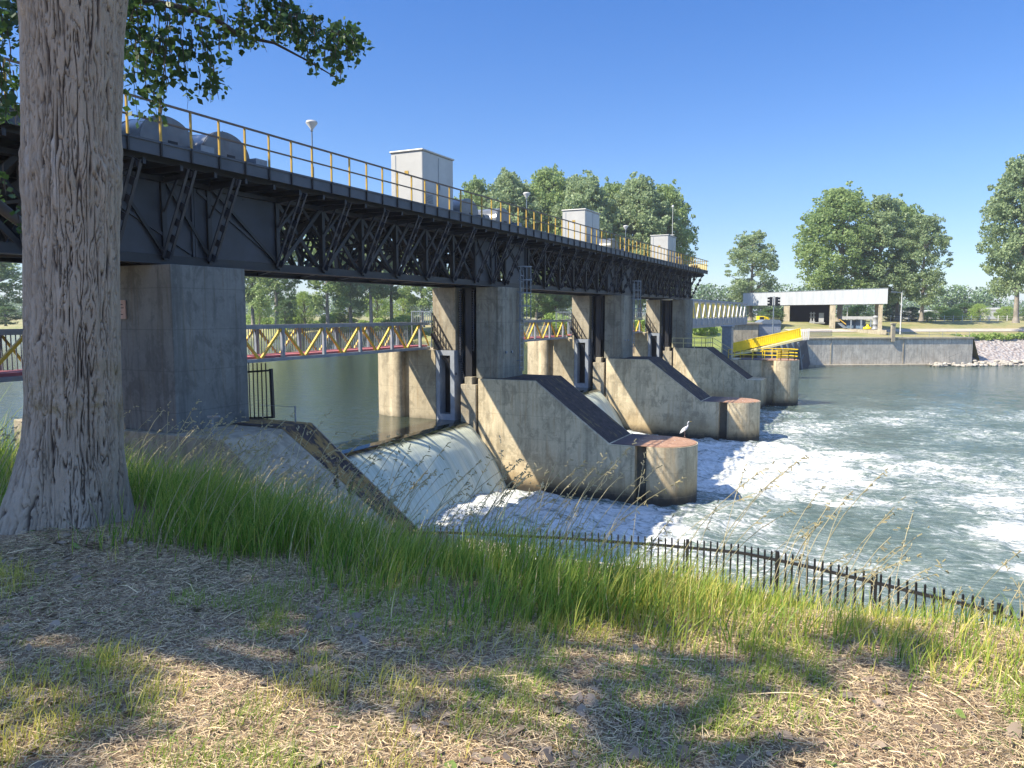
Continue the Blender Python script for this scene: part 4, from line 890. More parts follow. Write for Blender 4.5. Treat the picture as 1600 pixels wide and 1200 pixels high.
# riprap and shore stones
mb = MB(); V = []; nn = 24
for i_ in range(nn+1):
    for j_ in range(9):
        t = j_/8; p = QW[2]+dq*(.4+i_*2.2)+nq*(-1.5+t*10.5); z = WD-.25+t*5.0+.35*float(fbm(p[0]*.9, p[1]*.9, 5, 3)); V.append((p[0], p[1], z+.14))
mb.add(V, [(a*9+b, a*9+b+1, (a+1)*9+b+1, (a+1)*9+b) for a in range(nn) for b in range(8)]); mb.build('riprap_slope', M['riprap'], kind='structure')
def rock_mesh(mb, c, r):
    n1, n2 = 7, 5; V = []; sx, sy, sz = r*random.uniform(.8, 1.5), r*random.uniform(.7, 1.1), r*random.uniform(.45, .8)
    for j_ in range(n2+1):
        for i_ in range(n1): th = PI*j_/n2; ph = 2*PI*i_/n1; k_ = random.uniform(.8, 1.15); V.append((c[0]+sx*k_*math.sin(th)*math.cos(ph), c[1]+sy*k_*math.sin(th)*math.sin(ph), c[2]+sz*k_*math.cos(th)))
    mb.add(V, [(j_*n1+i_, j_*n1+(i_+1) % n1, (j_+1)*n1+(i_+1) % n1, (j_+1)*n1+i_) for j_ in range(n2) for i_ in range(n1)])
mb = MB()
for i_ in range(260):
    s_ = random.uniform(-9, 34); w_ = random.uniform(-2.4, .1)-(.9 if s_ < 0 else 0); p = QW[2]+dq*s_+nq*w_; rock_mesh(mb, (p[0], p[1], WD+.1+max(0, w_+1.9)*.28+random.uniform(0, .2)), random.uniform(.18, .45))
mb.build('shore_stones', M['stone'], kind='stuff', label='pale boulders strewn along the far waterline', cat='stones')
# angler
c = at(1483.5, 139.5); T_ = thing('person', 'angler in dark blue clothes standing on the stones below the quay wall', 'person', c[:2].tolist()+[WD+.35])
z0 = WD+.35
mb = MB()
def skin_body(J, E_, R, name, mt, par, og):
    me = bpy.data.meshes.new(name); me.from_pydata([tuple(np.asarray(j)-og) for j in J], E_, []); o = bpy.data.objects.new(name, me); C.objects.link(o); o.parent = par; ORG[o.name] = og
    s = o.modifiers.new('skin', 'SKIN'); sv = me.skin_vertices[0].data
    for i_, r in enumerate(R): sv[i_].radius = (r, r)
    sv[0].use_root = True; s.use_smooth_shade = True; u = o.modifiers.new('sub', 'SUBSURF'); u.levels = 1; u.render_levels = 1; me.materials.append(mt); return o
og = np.array([c[0], c[1], z0]); b0 = og
J = [b0+[0, 0, .92], b0+[0, 0, 1.2], b0+[0, 0, 1.45], b0+[0, 0, 1.56], b0+[0, 0, 1.68], b0+[0, 0, 1.76]]+[b0+RT*.10+[0, 0, .88], b0+RT*.13+[0, 0, .48], b0+RT*.15+[0, 0, .05], b0-RT*.10+[0, 0, .88], b0-RT*.14+[0, 0, .48], b0-RT*.18+[0, 0, .05], b0+RT*.20+[0, 0, 1.42], b0+RT*.30+[0, 0, 1.15], b0+RT*.12-FW*.25+[0, 0, 1.1], b0-RT*.20+[0, 0, 1.42], b0-RT*.30+[0, 0, 1.15], b0-RT*.05-FW*.28+[0, 0, 1.08]]
skin_body(J, [(0, 1), (1, 2), (2, 3), (3, 4), (4, 5), (0, 6), (6, 7), (7, 8), (0, 9), (9, 10), (10, 11), (2, 12), (12, 13), (13, 14), (2, 15), (15, 16), (16, 17)], [.15, .15, .15, .06, .10, .07, .10, .075, .05, .10, .075, .05, .07, .05, .035, .07, .05, .035], 'body', M['navy'], T_, og)
mb = MB(); mb.lathe(b0+[0, 0, 1.60], [(.01, -.02), (.08, .0), (.105, .1), (.09, .19), (.01, .23)], 12); mb.build('head', M['skin'], T_)
mb = MB(); mb.cyl(b0-FW*.28+[0, 0, 1.08], b0-FW*2.2+RT*1.4+[0, 0, 2.3], .02, .008, n=5); mb.build('fishing_rod', M['black'], label='thin dark fishing rod held by the angler', cat='fishing rod')
# heron on the nose of the second pier
hb = np.array([-9.46, 40.05, -6.49]); T_ = thing('heron', 'grey heron standing at the edge of the second pier nose', 'heron', hb)
hr = RT; J = [hb+hr*-.02+[0, 0, .44], hb+hr*.10+[0, 0, .52], hb+hr*.16+[0, 0, .62], hb+hr*.13+[0, 0, .72], hb+hr*.17+[0, 0, .80], hb+hr*.22+[0, 0, .83], hb+hr*-.13+[0, 0, .34], hb+hr*-.24+[0, 0, .24]]
skin_body(J, [(0, 1), (1, 2), (2, 3), (3, 4), (4, 5), (0, 6), (6, 7)], [.10, .065, .03, .024, .028, .03, .085, .03], 'body', M['feather'], T_, hb)
mb = MB(); mb.cyl(hb+hr*.24+[0, 0, .83], hb+hr*.38+[0, 0, .82], .016, .003, n=6); mb.build('beak', M['beak'], T_)
for s_ in (-.03, .03):
    mb = MB(); p = hb+FW*s_; mb.tube([p+hr*-.03+[0, 0, .36], p+hr*.0+[0, 0, .18], p+hr*-.02+[0, 0, .012]], [.016, .010, .009], 6)
    for a in (-.5, 0, .5): mb.bar(p+hr*-.02+[0, 0, .012], p+hr*(.06*math.cos(a)-.02)+FW*.05*math.sin(a)+[0, 0, .006], .008)
    mb.build('leg', M['skin'], T_)
mb = MB(); mb.add([hb+hr*-.02-FW*.1+[0, 0, .50], hb+hr*-.30-FW*.05+[0, 0, .18], hb+hr*-.16-FW*.11+[0, 0, .28], hb+hr*.02-FW*.115+[0, 0, .38]], [(0, 1, 2, 3)]); mb.add([hb+hr*-.02+FW*.1+[0, 0, .50], hb+hr*-.30+FW*.05+[0, 0, .18], hb+hr*-.16+FW*.11+[0, 0, .28], hb+hr*.02+FW*.115+[0, 0, .38]], [(0, 1, 2, 3)]); mb.build('wing', M['feather'], T_)
# caravans behind the embankment
for px, D, s_, lab in ((1553, 215, 1.0, 'white camper van with dark window behind the green bushes, far right'), (1412, 220, .75, 'white vehicle partly hidden behind the lamp post and trees'), (1453, 222, .8, 'white vehicle roof behind the round dark bush')):
    c = at(px, D); zz = -2.2; T_ = thing('camper_van', lab, 'van', c[:2].tolist()+[zz], 'white vehicles behind the embankment')
    mb = MB(); mb.obox(c, RT, FW, 2.9*s_, 1.1, zz+.5, zz+2.6*s_+.3); mb.obox(c-RT*.3, RT, FW, 3.1*s_, 1.15, zz+2.6*s_+.302, zz+3.3*s_+.5); mb.build('body', M['white'], T_, bevel=.2)
    mb = MB(); mb.obox(c+RT*.5-FW*1.12, RT, FW, 1.2*s_, .03, zz+1.7*s_, zz+2.4*s_); mb.build('window', M['black'], T_)
    for q in (-1.7, 1.7): mb = MB(); w_ = c+RT*q*s_-FW*.9; mb.cyl(w_+[0, 0, zz+.4], w_+FW*.3+[0, 0, zz+.4], .4, n=14); mb.build('wheel', M['black'], T_)
#==TREES
# ---------------------------------------------------------------- trees
def leaves(Pc, size, r=None, fold=True):
    n = len(Pc); a = rng.normal(size=(n, 3)); a /= np.linalg.norm(a, axis=1)[:, None]; b = rng.normal(size=(n, 3)); b -= (a*b).sum(1)[:, None]*a; b /= np.linalg.norm(b, axis=1)[:, None]
    s = (size*rng.uniform(.6, 1.3, n))[:, None]
    V = np.stack([Pc-a*s*.5, Pc+b*s*.45, Pc+a*s*.6, Pc-b*s*.45], 1).reshape(-1, 3)
    F = np.arange(4*n).reshape(n, 4); return V, F
def crown_pts(n, clumps, spread=1.0):
    cl = np.array([c[:3] for c in clumps]); cr = np.array([c[3] for c in clumps]); w = cr**1.7; idx = rng.choice(len(cl), n, p=w/w.sum())
    d = rng.normal(size=(n, 3)); d /= np.linalg.norm(d, axis=1)[:, None]; rad = cr[idx]*rng.uniform(.25, 1.0, n)**.45*spread
    d[:, 2] *= .8; return cl[idx]+d*rad[:, None]
def poplar(seed, h, rw, trunk_h, n, leaf=.42, nclump=70, shape='round'):
    r = random.Random(seed); cl = []
    for i_ in range(nclump):
        t = r.random()**.85; z = trunk_h+(h-trunk_h)*t
        w = rw*(math.sin(PI*min(1, .12+t*.86))**.6) if shape == 'round' else rw*(1-.5*t)*(.6+.4*math.sin(t*9+seed))
        a = r.uniform(0, 2*PI); q = w*r.uniform(.2, 1.1)**.6
        cl.append((q*math.cos(a), q*math.sin(a), z-r.uniform(0, .06)*h, rw*r.uniform(.15, .33)))
    for i_ in range(90):      # ragged sprays breaking the outline
        t = r.random()**.6; z = trunk_h+(h-trunk_h)*t; w = rw*(math.sin(PI*min(1, .12+t*.86))**.6)*r.uniform(.95, 1.16); a = r.uniform(0, 2*PI)
        cl.append((w*math.cos(a), w*math.sin(a), z+r.uniform(-.02, .07)*h, rw*r.uniform(.07, .13)))
    P_ = crown_pts(n, cl); P_[:, 2] = np.maximum(P_[:, 2], trunk_h*.45)
    V, F = leaves(P_, leaf); return V, F, cl
def tree_things(seed, h, rw, th, n, lm, leaf=.42, shape='round', nclump=130):
    V, F, cl = poplar(seed, h, rw, th, n, leaf, nclump, shape); r = random.Random(seed+5)
    cm = new_mesh('crown', V, F, lm)
    mb = MB(); mb.tube([(0, 0, -1), (0, 0, 0), (.1, 0, th), (-.1, .15, (th+h)/2), (0, 0, h*.92)], [.8, .55, .42, .28, .05], 9)
    for c in r.sample(cl, min(22, len(cl))):
        z0 = max(th*.8, c[2]-rw*.7); mb.tube([(0, 0, z0), (c[0]*.5, c[1]*.5, (z0+c[2])/2+.2), (c[0]*.95, c[1]*.95, c[2])], [.2, .12, .04], 6)
    tm = new_mesh('trunk', mb.v, mb.f, M['bark2'], True)
    return cm, tm
TV = {'a': tree_things(1, 28, 7.5, 6, 32000, M['leaf'], .46, nclump=190), 'b': tree_things(2, 28, 7.0, 5, 32000, M['leaf2'], .46, nclump=190), 'c': tree_things(3, 28, 6.2, 5, 18000, M['leaf2'], .44, nclump=130), 'd': tree_things(4, 22, 6.0, 2.0, 15000, M['leafd']),
      'e': tree_things(5, 12, 6.0, 1.2, 9000, M['leaf3'], .34), 'f': tree_things(6, 28, 5.2, 8, 14000, M['leaf2'], .44, 'tall', 60), 'g': tree_things(8, 28, 6.0, 4, 17000, M['leaf'], .46, nclump=130)}
def put_tree(v, px, D, ztop, zbase, wid, lab, cat='tree', group='poplars across the river', nm='poplar_tree', rz=None):
    cm, tm = TV[v]; H = {'d': 22, 'e': 12}.get(v, 28); c = at(px, D); T_ = thing(nm, lab, cat, (c[0], c[1], zbase), group, rz if rz is not None else random.uniform(0, 6.28))
    s = (ztop-zbase)/H; R0 = {'a': 7.5, 'b': 7, 'c': 6.2, 'd': 6, 'e': 6, 'f': 5.2, 'g': 6}[v]*1.15; sx = wid/2/R0; T_.scale = (sx, sx, s)
    for n_, m_ in (('crown', cm), ('trunk', tm)): o = bpy.data.objects.new(n_, m_); C.objects.link(o); o.parent = T_; ORG[o.name] = np.zeros(3)
    return T_
def row(px, y): return zat(y, px)
G1 = 'poplar row behind the bridge'
for px, D, yt, wpx, v, lab in [(742, 178, 292, 60, 'a', 'leftmost of the poplars rising above the bridge, beside the largest cabinet'), (800, 172, 280, 80, 'b', 'full poplar crown behind the second bridge lamp'), (856, 176, 277, 80, 'a', 'tallest poplar crown left of the middle cabinet'), (908, 170, 282, 78, 'b', 'poplar crown directly above the middle cabinet'), (955, 178, 296, 66, 'a', 'poplar between the middle cabinet and the third bridge lamp'), (1000, 172, 287, 80, 'b', 'broad poplar above the farthest cabinet'), (1040, 176, 300, 66, 'a', 'rightmost poplar of the row, low boughs hanging past the end of the bridge')]:
    put_tree(v, px, D, zat(yt, D), -1.9, wpx/1205*D*1.5, lab, group=G1)
for px, D, yt, wpx, v, lab in [(395, 176, 330, 62, 'a', 'poplar closest to the shaded pier under the bridge'), (432, 168, 345, 60, 'g', 'poplar with a forked pale trunk under the bridge'), (512, 166, 340, 58, 'g', 'dense poplar right of the sky gap under the bridge'), (548, 172, 330, 56, 'b', 'poplar with bare grey trunk seen above the footbridge posts'), (580, 168, 335, 46, 'f', 'slim dark trunked poplar above the footbridge'), (612, 178, 360, 46, 'f', 'thin crowned poplar before the hazy gap'), (660, 168, 350, 56, 'g', 'poplar just left of the second pier'), (838, 160, 400, 50, 'g', 'poplar right of the caged ladder, below the bridge'), (868, 164, 400, 50, 'b', 'poplar left of the third pier, below the bridge'), (-10, 172, 395, 66, 'g', 'light green poplar at the left edge beyond the trunk')]:
    put_tree(v, px, D, zat(yt, D), -2.2, wpx/1205*D*1.45, lab, group='poplars along the far upstream bank')
for px, D, yt, wpx, v, lab in [(476, 190, 458, 46, 'e', 'round bright willow in the gap between poplars under the bridge'), (590, 200, 452, 50, 'e', 'pale green willow behind the slim poplars'), (630, 196, 455, 50, 'e', 'pale willow in the hazy gap left of the second pier'), (446, 162, 470, 36, 'd', 'dark bush at the foot of the forked poplar'), (8, 160, 480, 50, 'd', 'dark bush at the left edge beside the trunk'), (405, 186, 462, 40, 'e', 'light shrub tree beside the shaded pier'), (545, 190, 468, 56, 'd', 'dark bush mass behind the middle poplars'), (850, 185, 470, 70, 'd', 'dark bush below the bridge between second and third pier')]:
    put_tree(v, px, D, zat(yt, D), -2.4, wpx/1205*D, lab, nm='bushy_tree', group='bushy trees on the far upstream bank')
for px, D, yt, wpx, v, lab in [(1173, 190, 366, 66, 'c', 'lone silvery poplar behind the left end of the white shed roof'), (1312, 176, 304, 108, 'a', 'large dense poplar behind the middle of the white shed roof'), (1372, 172, 312, 70, 'c', 'poplar with visible pale trunk right of the large dense one'), (1402, 178, 318, 66, 'g', 'poplar with a long dark bare bough against the sky'), (1440, 168, 340, 62, 'c', 'silvery poplar with boughs hanging to the ground right of the lamp post'), (1588, 152, 258, 90, 'b', 'tall poplar with thick pale trunk at the right edge')]:
    put_tree(v, px, D, zat(yt, D), zat(496, D), wpx/1205*D*1.3, lab, group='big poplars on the right bank')
for px, D, yt, wpx, v, lab in [(1507, 210, 474, 44, 'd', 'round shrub with pale flowers left of the camper van'), (1530, 195, 476, 34, 'e', 'bright green shrub next to the camper van'), (1470, 205, 480, 40, 'd', 'round dark bush between the two white vehicles'), (1490, 180, 484, 36, 'e', 'low light shrub on the embankment'), (1425, 182, 480, 34, 'd', 'shrub below the silvery poplar'), (1395, 190, 474, 40, 'd', 'dark shrub right behind the shed corner'), (1572, 185, 480, 34, 'e', 'green shrub right of the camper van'), (1612, 180, 478, 40, 'd', 'shrub at the right picture edge'), (1340, 185, 478, 50, 'e', 'yellow green shrub seen through the open shed bay'), (1205, 160, 482, 44, 'd', 'bush above the yellow excavator'), (1190, 138, 500, 34, 'd', 'dark shrub beside the abutment'), (1245, 190, 474, 60, 'd', 'trees behind the shed columns'), (1450, 172, 488, 30, 'e', 'low shrub before the dark bush')]:
    put_tree(v, px, D, zat(yt, D), zat(500, D)-.4, wpx/1205*D, lab, nm='shrub', cat='shrub', group='shrubs on the right bank')
# distant woodland as one mass
cl = []; 
for px in np.arange(-60, 1700, 5):
    D = 430+60*math.sin(px*.013)+random.uniform(-25, 25); y = 462+4*math.sin(px*.021)+3*math.sin(px*.067)
    if 1080 < px < 1290: D = 330; y = 448+4*math.sin(px*.05)
    if 1455 < px < 1530: D = 300; y = 447+10*abs((px-1492)/40)**2
    if 1530 <= px < 1562: D = 330; y = 449+5*abs((px-1545)/20)**2
    if 1562 <= px: y = 470
    H = zat(y, D)+1.8; c = at(px, D)
    for q in range(4): cl.append((c[0]+random.uniform(-3, 3), c[1]+random.uniform(-3, 3), -1.8+H*(.12+.22*q), H*.22+1.6))
P_ = crown_pts(70000, cl); P_ = P_[P_[:, 2] > -2]; V, F = leaves(P_, .95); me = new_mesh('distant_woodland', V, F, M['wood']); link('distant_woodland', me, kind='stuff', label='hazy distant woodland along the horizon', cat='woodland')
# far bank brush
cl = []
for x in np.arange(-190, -28, 1.3): z_ = WU+.9; cl.append((x, 141+.004*(x+60)**2*.3+random.uniform(-1, 9), z_+random.uniform(0, 3.6), random.uniform(.9, 2.4)))
P_ = crown_pts(42000, cl); V, F = leaves(P_, .5); link('bank_brush', new_mesh('bank_brush', V, F, M['leaf3']), kind='stuff', label='light green reeds and brush on the far upstream waterline', cat='reeds')
cl = [(*(QW[2]+dq*s_+nq*(8.2+random.uniform(-.5, 1)))[:2], -4.5+random.uniform(-.3, .2), random.uniform(.5, .9)) for s_ in np.arange(1, 45, .7)]+[(*(QW[2]+dq*s_+nq*(-.2+random.uniform(-.6, .6)))[:2], WD+.6, random.uniform(.3, .6)) for s_ in np.concatenate([np.arange(11, 16, .4), np.arange(18, 34, .5)])]
P_ = crown_pts(9000, cl); V, F = leaves(P_, .35); link('bank_weeds', new_mesh('bank_weeds', V, F, M['leaf3']), kind='stuff', label='green weeds over the riprap slope on the right bank', cat='weeds')
#==NEARTREE
# ---------------------------------------------------------------- the big trunk
def trunk_c(z): return W(-3.195+.040*(z+.3), 5.62+.01*z)
zs = np.concatenate([np.arange(-1.95, 3.0, .0115), np.arange(3.0, 16, .25)]); na = 460
th = np.linspace(0, 2*PI, na, endpoint=False); ZZ, AA = np.meshgrid(zs, th, indexing='ij')
R_ = np.interp(ZZ, [-1.95, -1.6, -1.45, -1.25, -.9, -.3, .6, 1.4, 2.0, 2.5, 3.2, 8, 16], [.44, .375, .348, .33, .318, .310, .306, .312, .326, .365, .36, .25, .05])
R_ = R_+.045*sstep(-.9, -1.7, ZZ)*np.cos(AA*5+2.6)+  .20*sstep(-.7, -1.7, ZZ)*np.maximum(0, -np.cos(AA-.45))+.012*np.cos(AA*3+ZZ)+.012*fbm(np.cos(AA)*1.5, np.sin(AA)*1.5, ZZ*1.2, 2, 3)
kx = 15.0; wx = .9*fbm(np.cos(AA)*3, np.sin(AA)*3, ZZ*3.0, 3, 5)
flare = 1+.25*sstep(-.8, -1.7, ZZ)
def lines(N_, amp, zf, sd, w0, w1):
    ph = AA/(2*PI)*N_+amp*fbm(np.cos(AA)*4.5, np.sin(AA)*4.5, ZZ*zf, 3, sd)+.22*fbm(np.cos(AA)*16, np.sin(AA)*16, ZZ*9, 2, sd+3)
    d = np.abs(ph-np.round(ph)); brk = sstep(-.42, -.05, vn(np.cos(AA)*N_*.28, np.sin(AA)*N_*.28, ZZ*2.4, sd+9)); wd = w1*(.6+.8*sstep(-.3, .5, vn(np.cos(AA)*9, np.sin(AA)*9, ZZ*3, sd+4))); return (1-sstep(w0, wd, d))*brk
f1 = lines(46, 3.6, 1.3, 21, .02, .17); f2 = lines(74, 6.0, 2.4, 31, .02, .18)*.75; n3 = vn(np.cos(AA)*6, np.sin(AA)*6, ZZ*17+1.5*fbm(np.cos(AA)*8, np.sin(AA)*8, ZZ*3, 2, 4), 8); f3 = (1-sstep(.01, .07, np.abs(n3)))*.4*sstep(0, .5, vn(np.cos(AA)*9, np.sin(AA)*9, ZZ*5, 41))
fur = np.clip(np.maximum(np.maximum(f1, f2), f3), 0, 1)
R_ = R_-.022*fur+.010*fbm(np.cos(AA)*9, np.sin(AA)*9, ZZ*5, 3, 6)
burl = .011*np.exp(-((ZZ-1.0)/.22)**2)*(1+fbm(np.cos(AA)*6, np.sin(AA)*6, ZZ*9, 3, 2)*2.0); R_ = R_+burl
CC = np.array([trunk_c(z) for z in zs])
Xx = CC[:, 0][:, None]+R_*np.cos(AA); Yy = CC[:, 1][:, None]+R_*np.sin(AA)
og = trunk_c(-1.6); og[2] = -1.6
V = np.stack([Xx.ravel()-og[0], Yy.ravel()-og[1], ZZ.ravel()-og[2]], 1)
i, j = np.meshgrid(np.arange(len(zs)-1), np.arange(na), indexing='ij'); a = i*na+j; b = i*na+(j+1) % na; F = np.stack([a.ravel(), b.ravel(), (b+na).ravel(), (a+na).ravel()], 1)
BT = thing('big_poplar_tree', 'huge furrowed grey poplar trunk filling the left foreground', 'tree', og)
me = new_mesh('trunk', V, F, M['bark'], True); aa = me.attributes.new('furrow', 'FLOAT', 'POINT'); aa.data.foreach_set('value', fur.ravel().astype(np.float32)); link('trunk', me, BT)
# boughs over the view and the leaves they carry; bearings and heights of the hanging twigs
def Pp(px, py, D): p = at(px, D); p[2] = zat(py, D)*1.0; return p
mb = MB(); LP = []
bough = [Pp(120, -420, 6.2), Pp(150, -220, 6.8), Pp(190, -60, 7.4), Pp(245, 20, 7.8), Pp(300, 30, 8.0), Pp(345, 42, 8.2), Pp(390, 72, 8.4), Pp(440, 82, 8.6), Pp(490, 108, 8.8), Pp(545, 140, 8.9)]
mb.tube(bough, [.09, .07, .05, .035, .03, .025, .02, .015, .01, .005], 7)
bough2 = [Pp(100, -500, 6.0), Pp(230, -330, 7.2), Pp(330, -160, 8), Pp(400, -40, 8.6), Pp(455, 20, 9), Pp(500, 55, 9.1), Pp(560, 95, 9.2)]
mb.tube(bough2, [.09, .06, .045, .03, .02, .012, .006], 7)
lb = [(195, 175), (230, 150), (255, 190), (270, 205), (290, 190), (300, 130), (330, 165), (355, 172), (375, 120), (390, 92), (420, 105), (436, 85), (470, 80), (492, 120), (506, 135), (522, 110), (540, 140), (556, 112), (572, 92)]
ub = [(195, -260), (430, -120), (452, 5), (468, 38), (500, 44), (520, 60), (535, 66), (548, 58), (572, 90)]
r = random.Random(11)
def twig(px, py, D, L, drift):
    P_ = [Pp(px, py, D)]; n_ = max(2, int(L/14))
    for i_ in range(n_): px += drift*14/ max(14, L)*10*r.uniform(.2, 1.4)+r.uniform(-3, 3); py += L/n_; P_.append(Pp(px, py, D+r.uniform(-.03, .03)))
    mb.tube(P_, list(np.linspace(.008, .002, len(P_))), 4)
    for a_, b_ in zip(P_[:-1], P_[1:]):
        for q in range(r.choice((1, 2, 3, 4, 5))): t = r.random(); LP.append(a_*(1-t)+b_*t+np.array([r.gauss(0, .05), r.gauss(0, .05), r.gauss(0, .045)]))
for i_ in range(370):
    x = 195+375*r.random()**1.55; y1 = np.interp(x, [p[0] for p in lb], [p[1] for p in lb]); y0 = np.interp(x, [p[0] for p in ub], [p[1] for p in ub])
    y1 -= r.random()**1.2*(y1-y0)*.92; L = r.uniform(18, 60); 
    if y1-L < y0: L = max(14, y1-y0)
    D = 7.4+1.6*(x-195)/375+r.uniform(-.5, .6); twig(x, y1-L, D, L, r.uniform(-.5, .6))
for i_ in range(150): x = r.uniform(-110, 45); y1 = r.uniform(-100, 205) if r.random() < .88 else r.uniform(200, 400); twig(x, y1-40, r.uniform(6.8, 8.6), 40, r.uniform(-.3, .3))
for x0, y0, L in ((268, 40, 150), (300, 60, 120), (340, 60, 110), (240, 30, 120), (225, 60, 140), (500, 110, 24), (540, 118, 24), (258, 120, 80)): twig(x0, y0, 8, L, .2)
mb.tube([Pp(-60, 250, 7.5), Pp(0, 318, 7.6), Pp(40, 350, 7.7)], [.07, .06, .05], 7)
mb.build('limb', M['bark3'], BT)
LP = np.array(LP); LP = np.concatenate([LP, LP[::2]+rng.normal(0, .03, LP[::2].shape)])
V, F = leaves(LP, .068); og_ = ORG[BT.name]; link('foliage', new_mesh('foliage', V-og_, F, M['leafnear']), BT)
# crown overhead, outside the picture, that shades bank, trunk and first gate
def shade_tree(u, v, zb, cls, n, leaf, lab, name='shade_tree', seed=0):
    c = W(u, v, zb); T_ = thing('poplar_tree', lab, 'tree', c, 'poplars on the near bank')
    mb = MB(); top = max(q[2] for q in cls); mb.tube([c, c+[.1, 0, 3], c+[0, .2, top*.6], c+[0, 0, top]], [.42, .34, .22, .05], 9)
    for q in cls: p = W(q[0], q[1], q[2]); mb.tube([c+[0, 0, max(2, (q[2]-zb)*.65)], (c+[0, 0, (q[2]-zb)*.8]+p)/2, p], [.10, .07, .02], 5)
    mb.build('trunk', M['bark3'], T_)
    pc = []
    for q in cls: p = W(q[0], q[1], q[2]); pc.append((p[0], p[1], p[2], q[3]))
    P_ = crown_pts(n, pc); V, F = leaves(P_, leaf); link('crown', new_mesh('crown', V-c, F, M['leafnear']), T_)
r = random.Random(5)
def blob(u0, v0, z0, ru, rv, rz, n, rr): return [(u0+ru*r.uniform(-1, 1), v0+rv*r.uniform(-1, 1), z0+rz*r.uniform(-1, 1), rr*r.uniform(.7, 1.2)) for _ in range(n)]
# a clump at (u, v, z) shades ground point (u+.868h, v+.306h)
shade = []
def shade_at(u, v, z, h, rad, n, rr):
    shade.extend(blob(u-.868*h, v-.306*h, z+h, rad[0], rad[1], rad[2], n, rr))
shade_at(-2.2, 4.4, -1.6, 9.5, (2.6, 1.0, 1.0), 34, .8)      # ground left and centre
shade_at(-1.6, 6.6, -1.7, 10, (2.6, 1.5, 1.0), 40, .9)       # tall grass
shade_at(-3.3, 3.1, -1.6, 9.0, (1.5, .7, .8), 14, .6)
shade_at(-4.2, 5.6, .5, 8.0, (1.6, 1.2, 1.5), 26, .8)        # the trunk
shade_at(1.1, 3.2, -1.6, 9.0, (.5, .15, .3), 4, .3)
shade_at(1.9, 3.5, -1.6, 9.0, (.4, .15, .3), 3, .3)
shade_at(0.6, 2.55, -1.6, 9.0, (.4, .12, .3), 3, .25)
shade_tree(-11.5, 3.0, -1.7, shade, 17000, .16, 'poplar standing left of the view that shades the grass')
shade = []
shade_at(-9.5, 22.5, 0, 12, (3.5, 4.0, 2.6), 24, .9)            # first pier
shade_at(-5.6, 29.5, -7.5, 17, (2.4, 4.6, 2.5), 24, 1.0)
shade_at(-2.9, 30.2, -9.4, 19, (1.8, 3.0, 2), 30, 1.2)
shade_at(-10.4, 24.2, 5, 8, (2.0, 2.6, 1.2), 26, .9)            # first gate and its foam
shade_at(-13.5, 20, 2, 12, (3, 4, 3), 24, 1.3)
shade_tree(-24, 17, -2.5, shade, 21000, .24, 'large poplar upstream of the first pier beyond the left edge')
#==GRASS
# ---------------------------------------------------------------- fence along the bank
FT = thing('picket_fence', 'low black steel picket fence along the river edge behind the tall grass', 'fence', W(3, 17, -6.1))
dens = [W(*p) for p in FL[:11]]; seg = [np.linalg.norm(dens[i_+1]-dens[i_]) for i_ in range(len(dens)-1)]; cum = np.concatenate([[0], np.cumsum(seg)])
def fpt(s_): return np.array([np.interp(s_, cum, [p[0] for p in dens]), np.interp(s_, cum, [p[1] for p in dens]), 0])
def ftop(s_): p = fpt(s_); u = p@RT; return float(np.interp(u, [-3.6, 1, 3.6, 5, 6.05, 7.1, 8.1, 10], [-5.28, -5.22, -5.16, -4.98, -4.90, -4.92, -4.88, -4.85]))
pk = None; S_ = np.arange(.4, cum[-1], .158)
mbr = MB()
for s_ in np.arange(.3, cum[-1]-.3, .3):
    a_, b_ = fpt(s_), fpt(s_+.3); mbr.bar(a_+[0, 0, ftop(s_)-.20], b_+[0, 0, ftop(s_+.3)-.20], .04, .06); 
mbr.build('rail', M['black'], FT)
mbr = MB()
for s_ in np.arange(.3, cum[-1]-.3, .3):
    a_, b_ = fpt(s_), fpt(s_+.3); mbr.bar(a_+[0, 0, ftop(s_)-1.0], b_+[0, 0, ftop(s_+.3)-1.0], .035, .05)
mbr.build('rail', M['black'], FT)
rest = MB()
for i_, s_ in enumerate(S_):
    p = fpt(s_); z = ftop(s_)+random.uniform(-.012, .012)
    if i_ >= 99: rest.box(p[0]-.011, p[0]+.011, p[1]-.011, p[1]+.011, z-1.15, z); continue
    if pk is None:
        mb = MB(); mb.box(-.016, .016, -.016, .016, -1.15, -.03); mb.add([(-.016, -.016, -.03), (.016, -.016, -.03), (.016, .016, -.03), (-.016, .016, -.03), (0, 0, 0)], [(0, 1, 4), (1, 2, 4), (2, 3, 4), (3, 0, 4)])
        me = new_mesh('picket', mb.v, mb.f, M['black']); pk = me
    o = bpy.data.objects.new('picket', pk); C.objects.link(o); o.parent = FT; o.location = p+[0, 0, z]-ORG[FT.name]; o.rotation_euler = (random.uniform(-.015, .015), random.uniform(-.02, .02), TH)
o = rest.build('pickets', M['black'], FT); o['kind'] = 'stuff'
for s_ in (7.9, 10.0, 12.0, 14.1, 16):
    p = fpt(s_); mb = MB(); z = ftop(s_); mb.box(p[0]-.03, p[0]+.03, p[1]-.03, p[1]+.03, z-1.3, z-.01); mb.build('post', M['black'], FT)
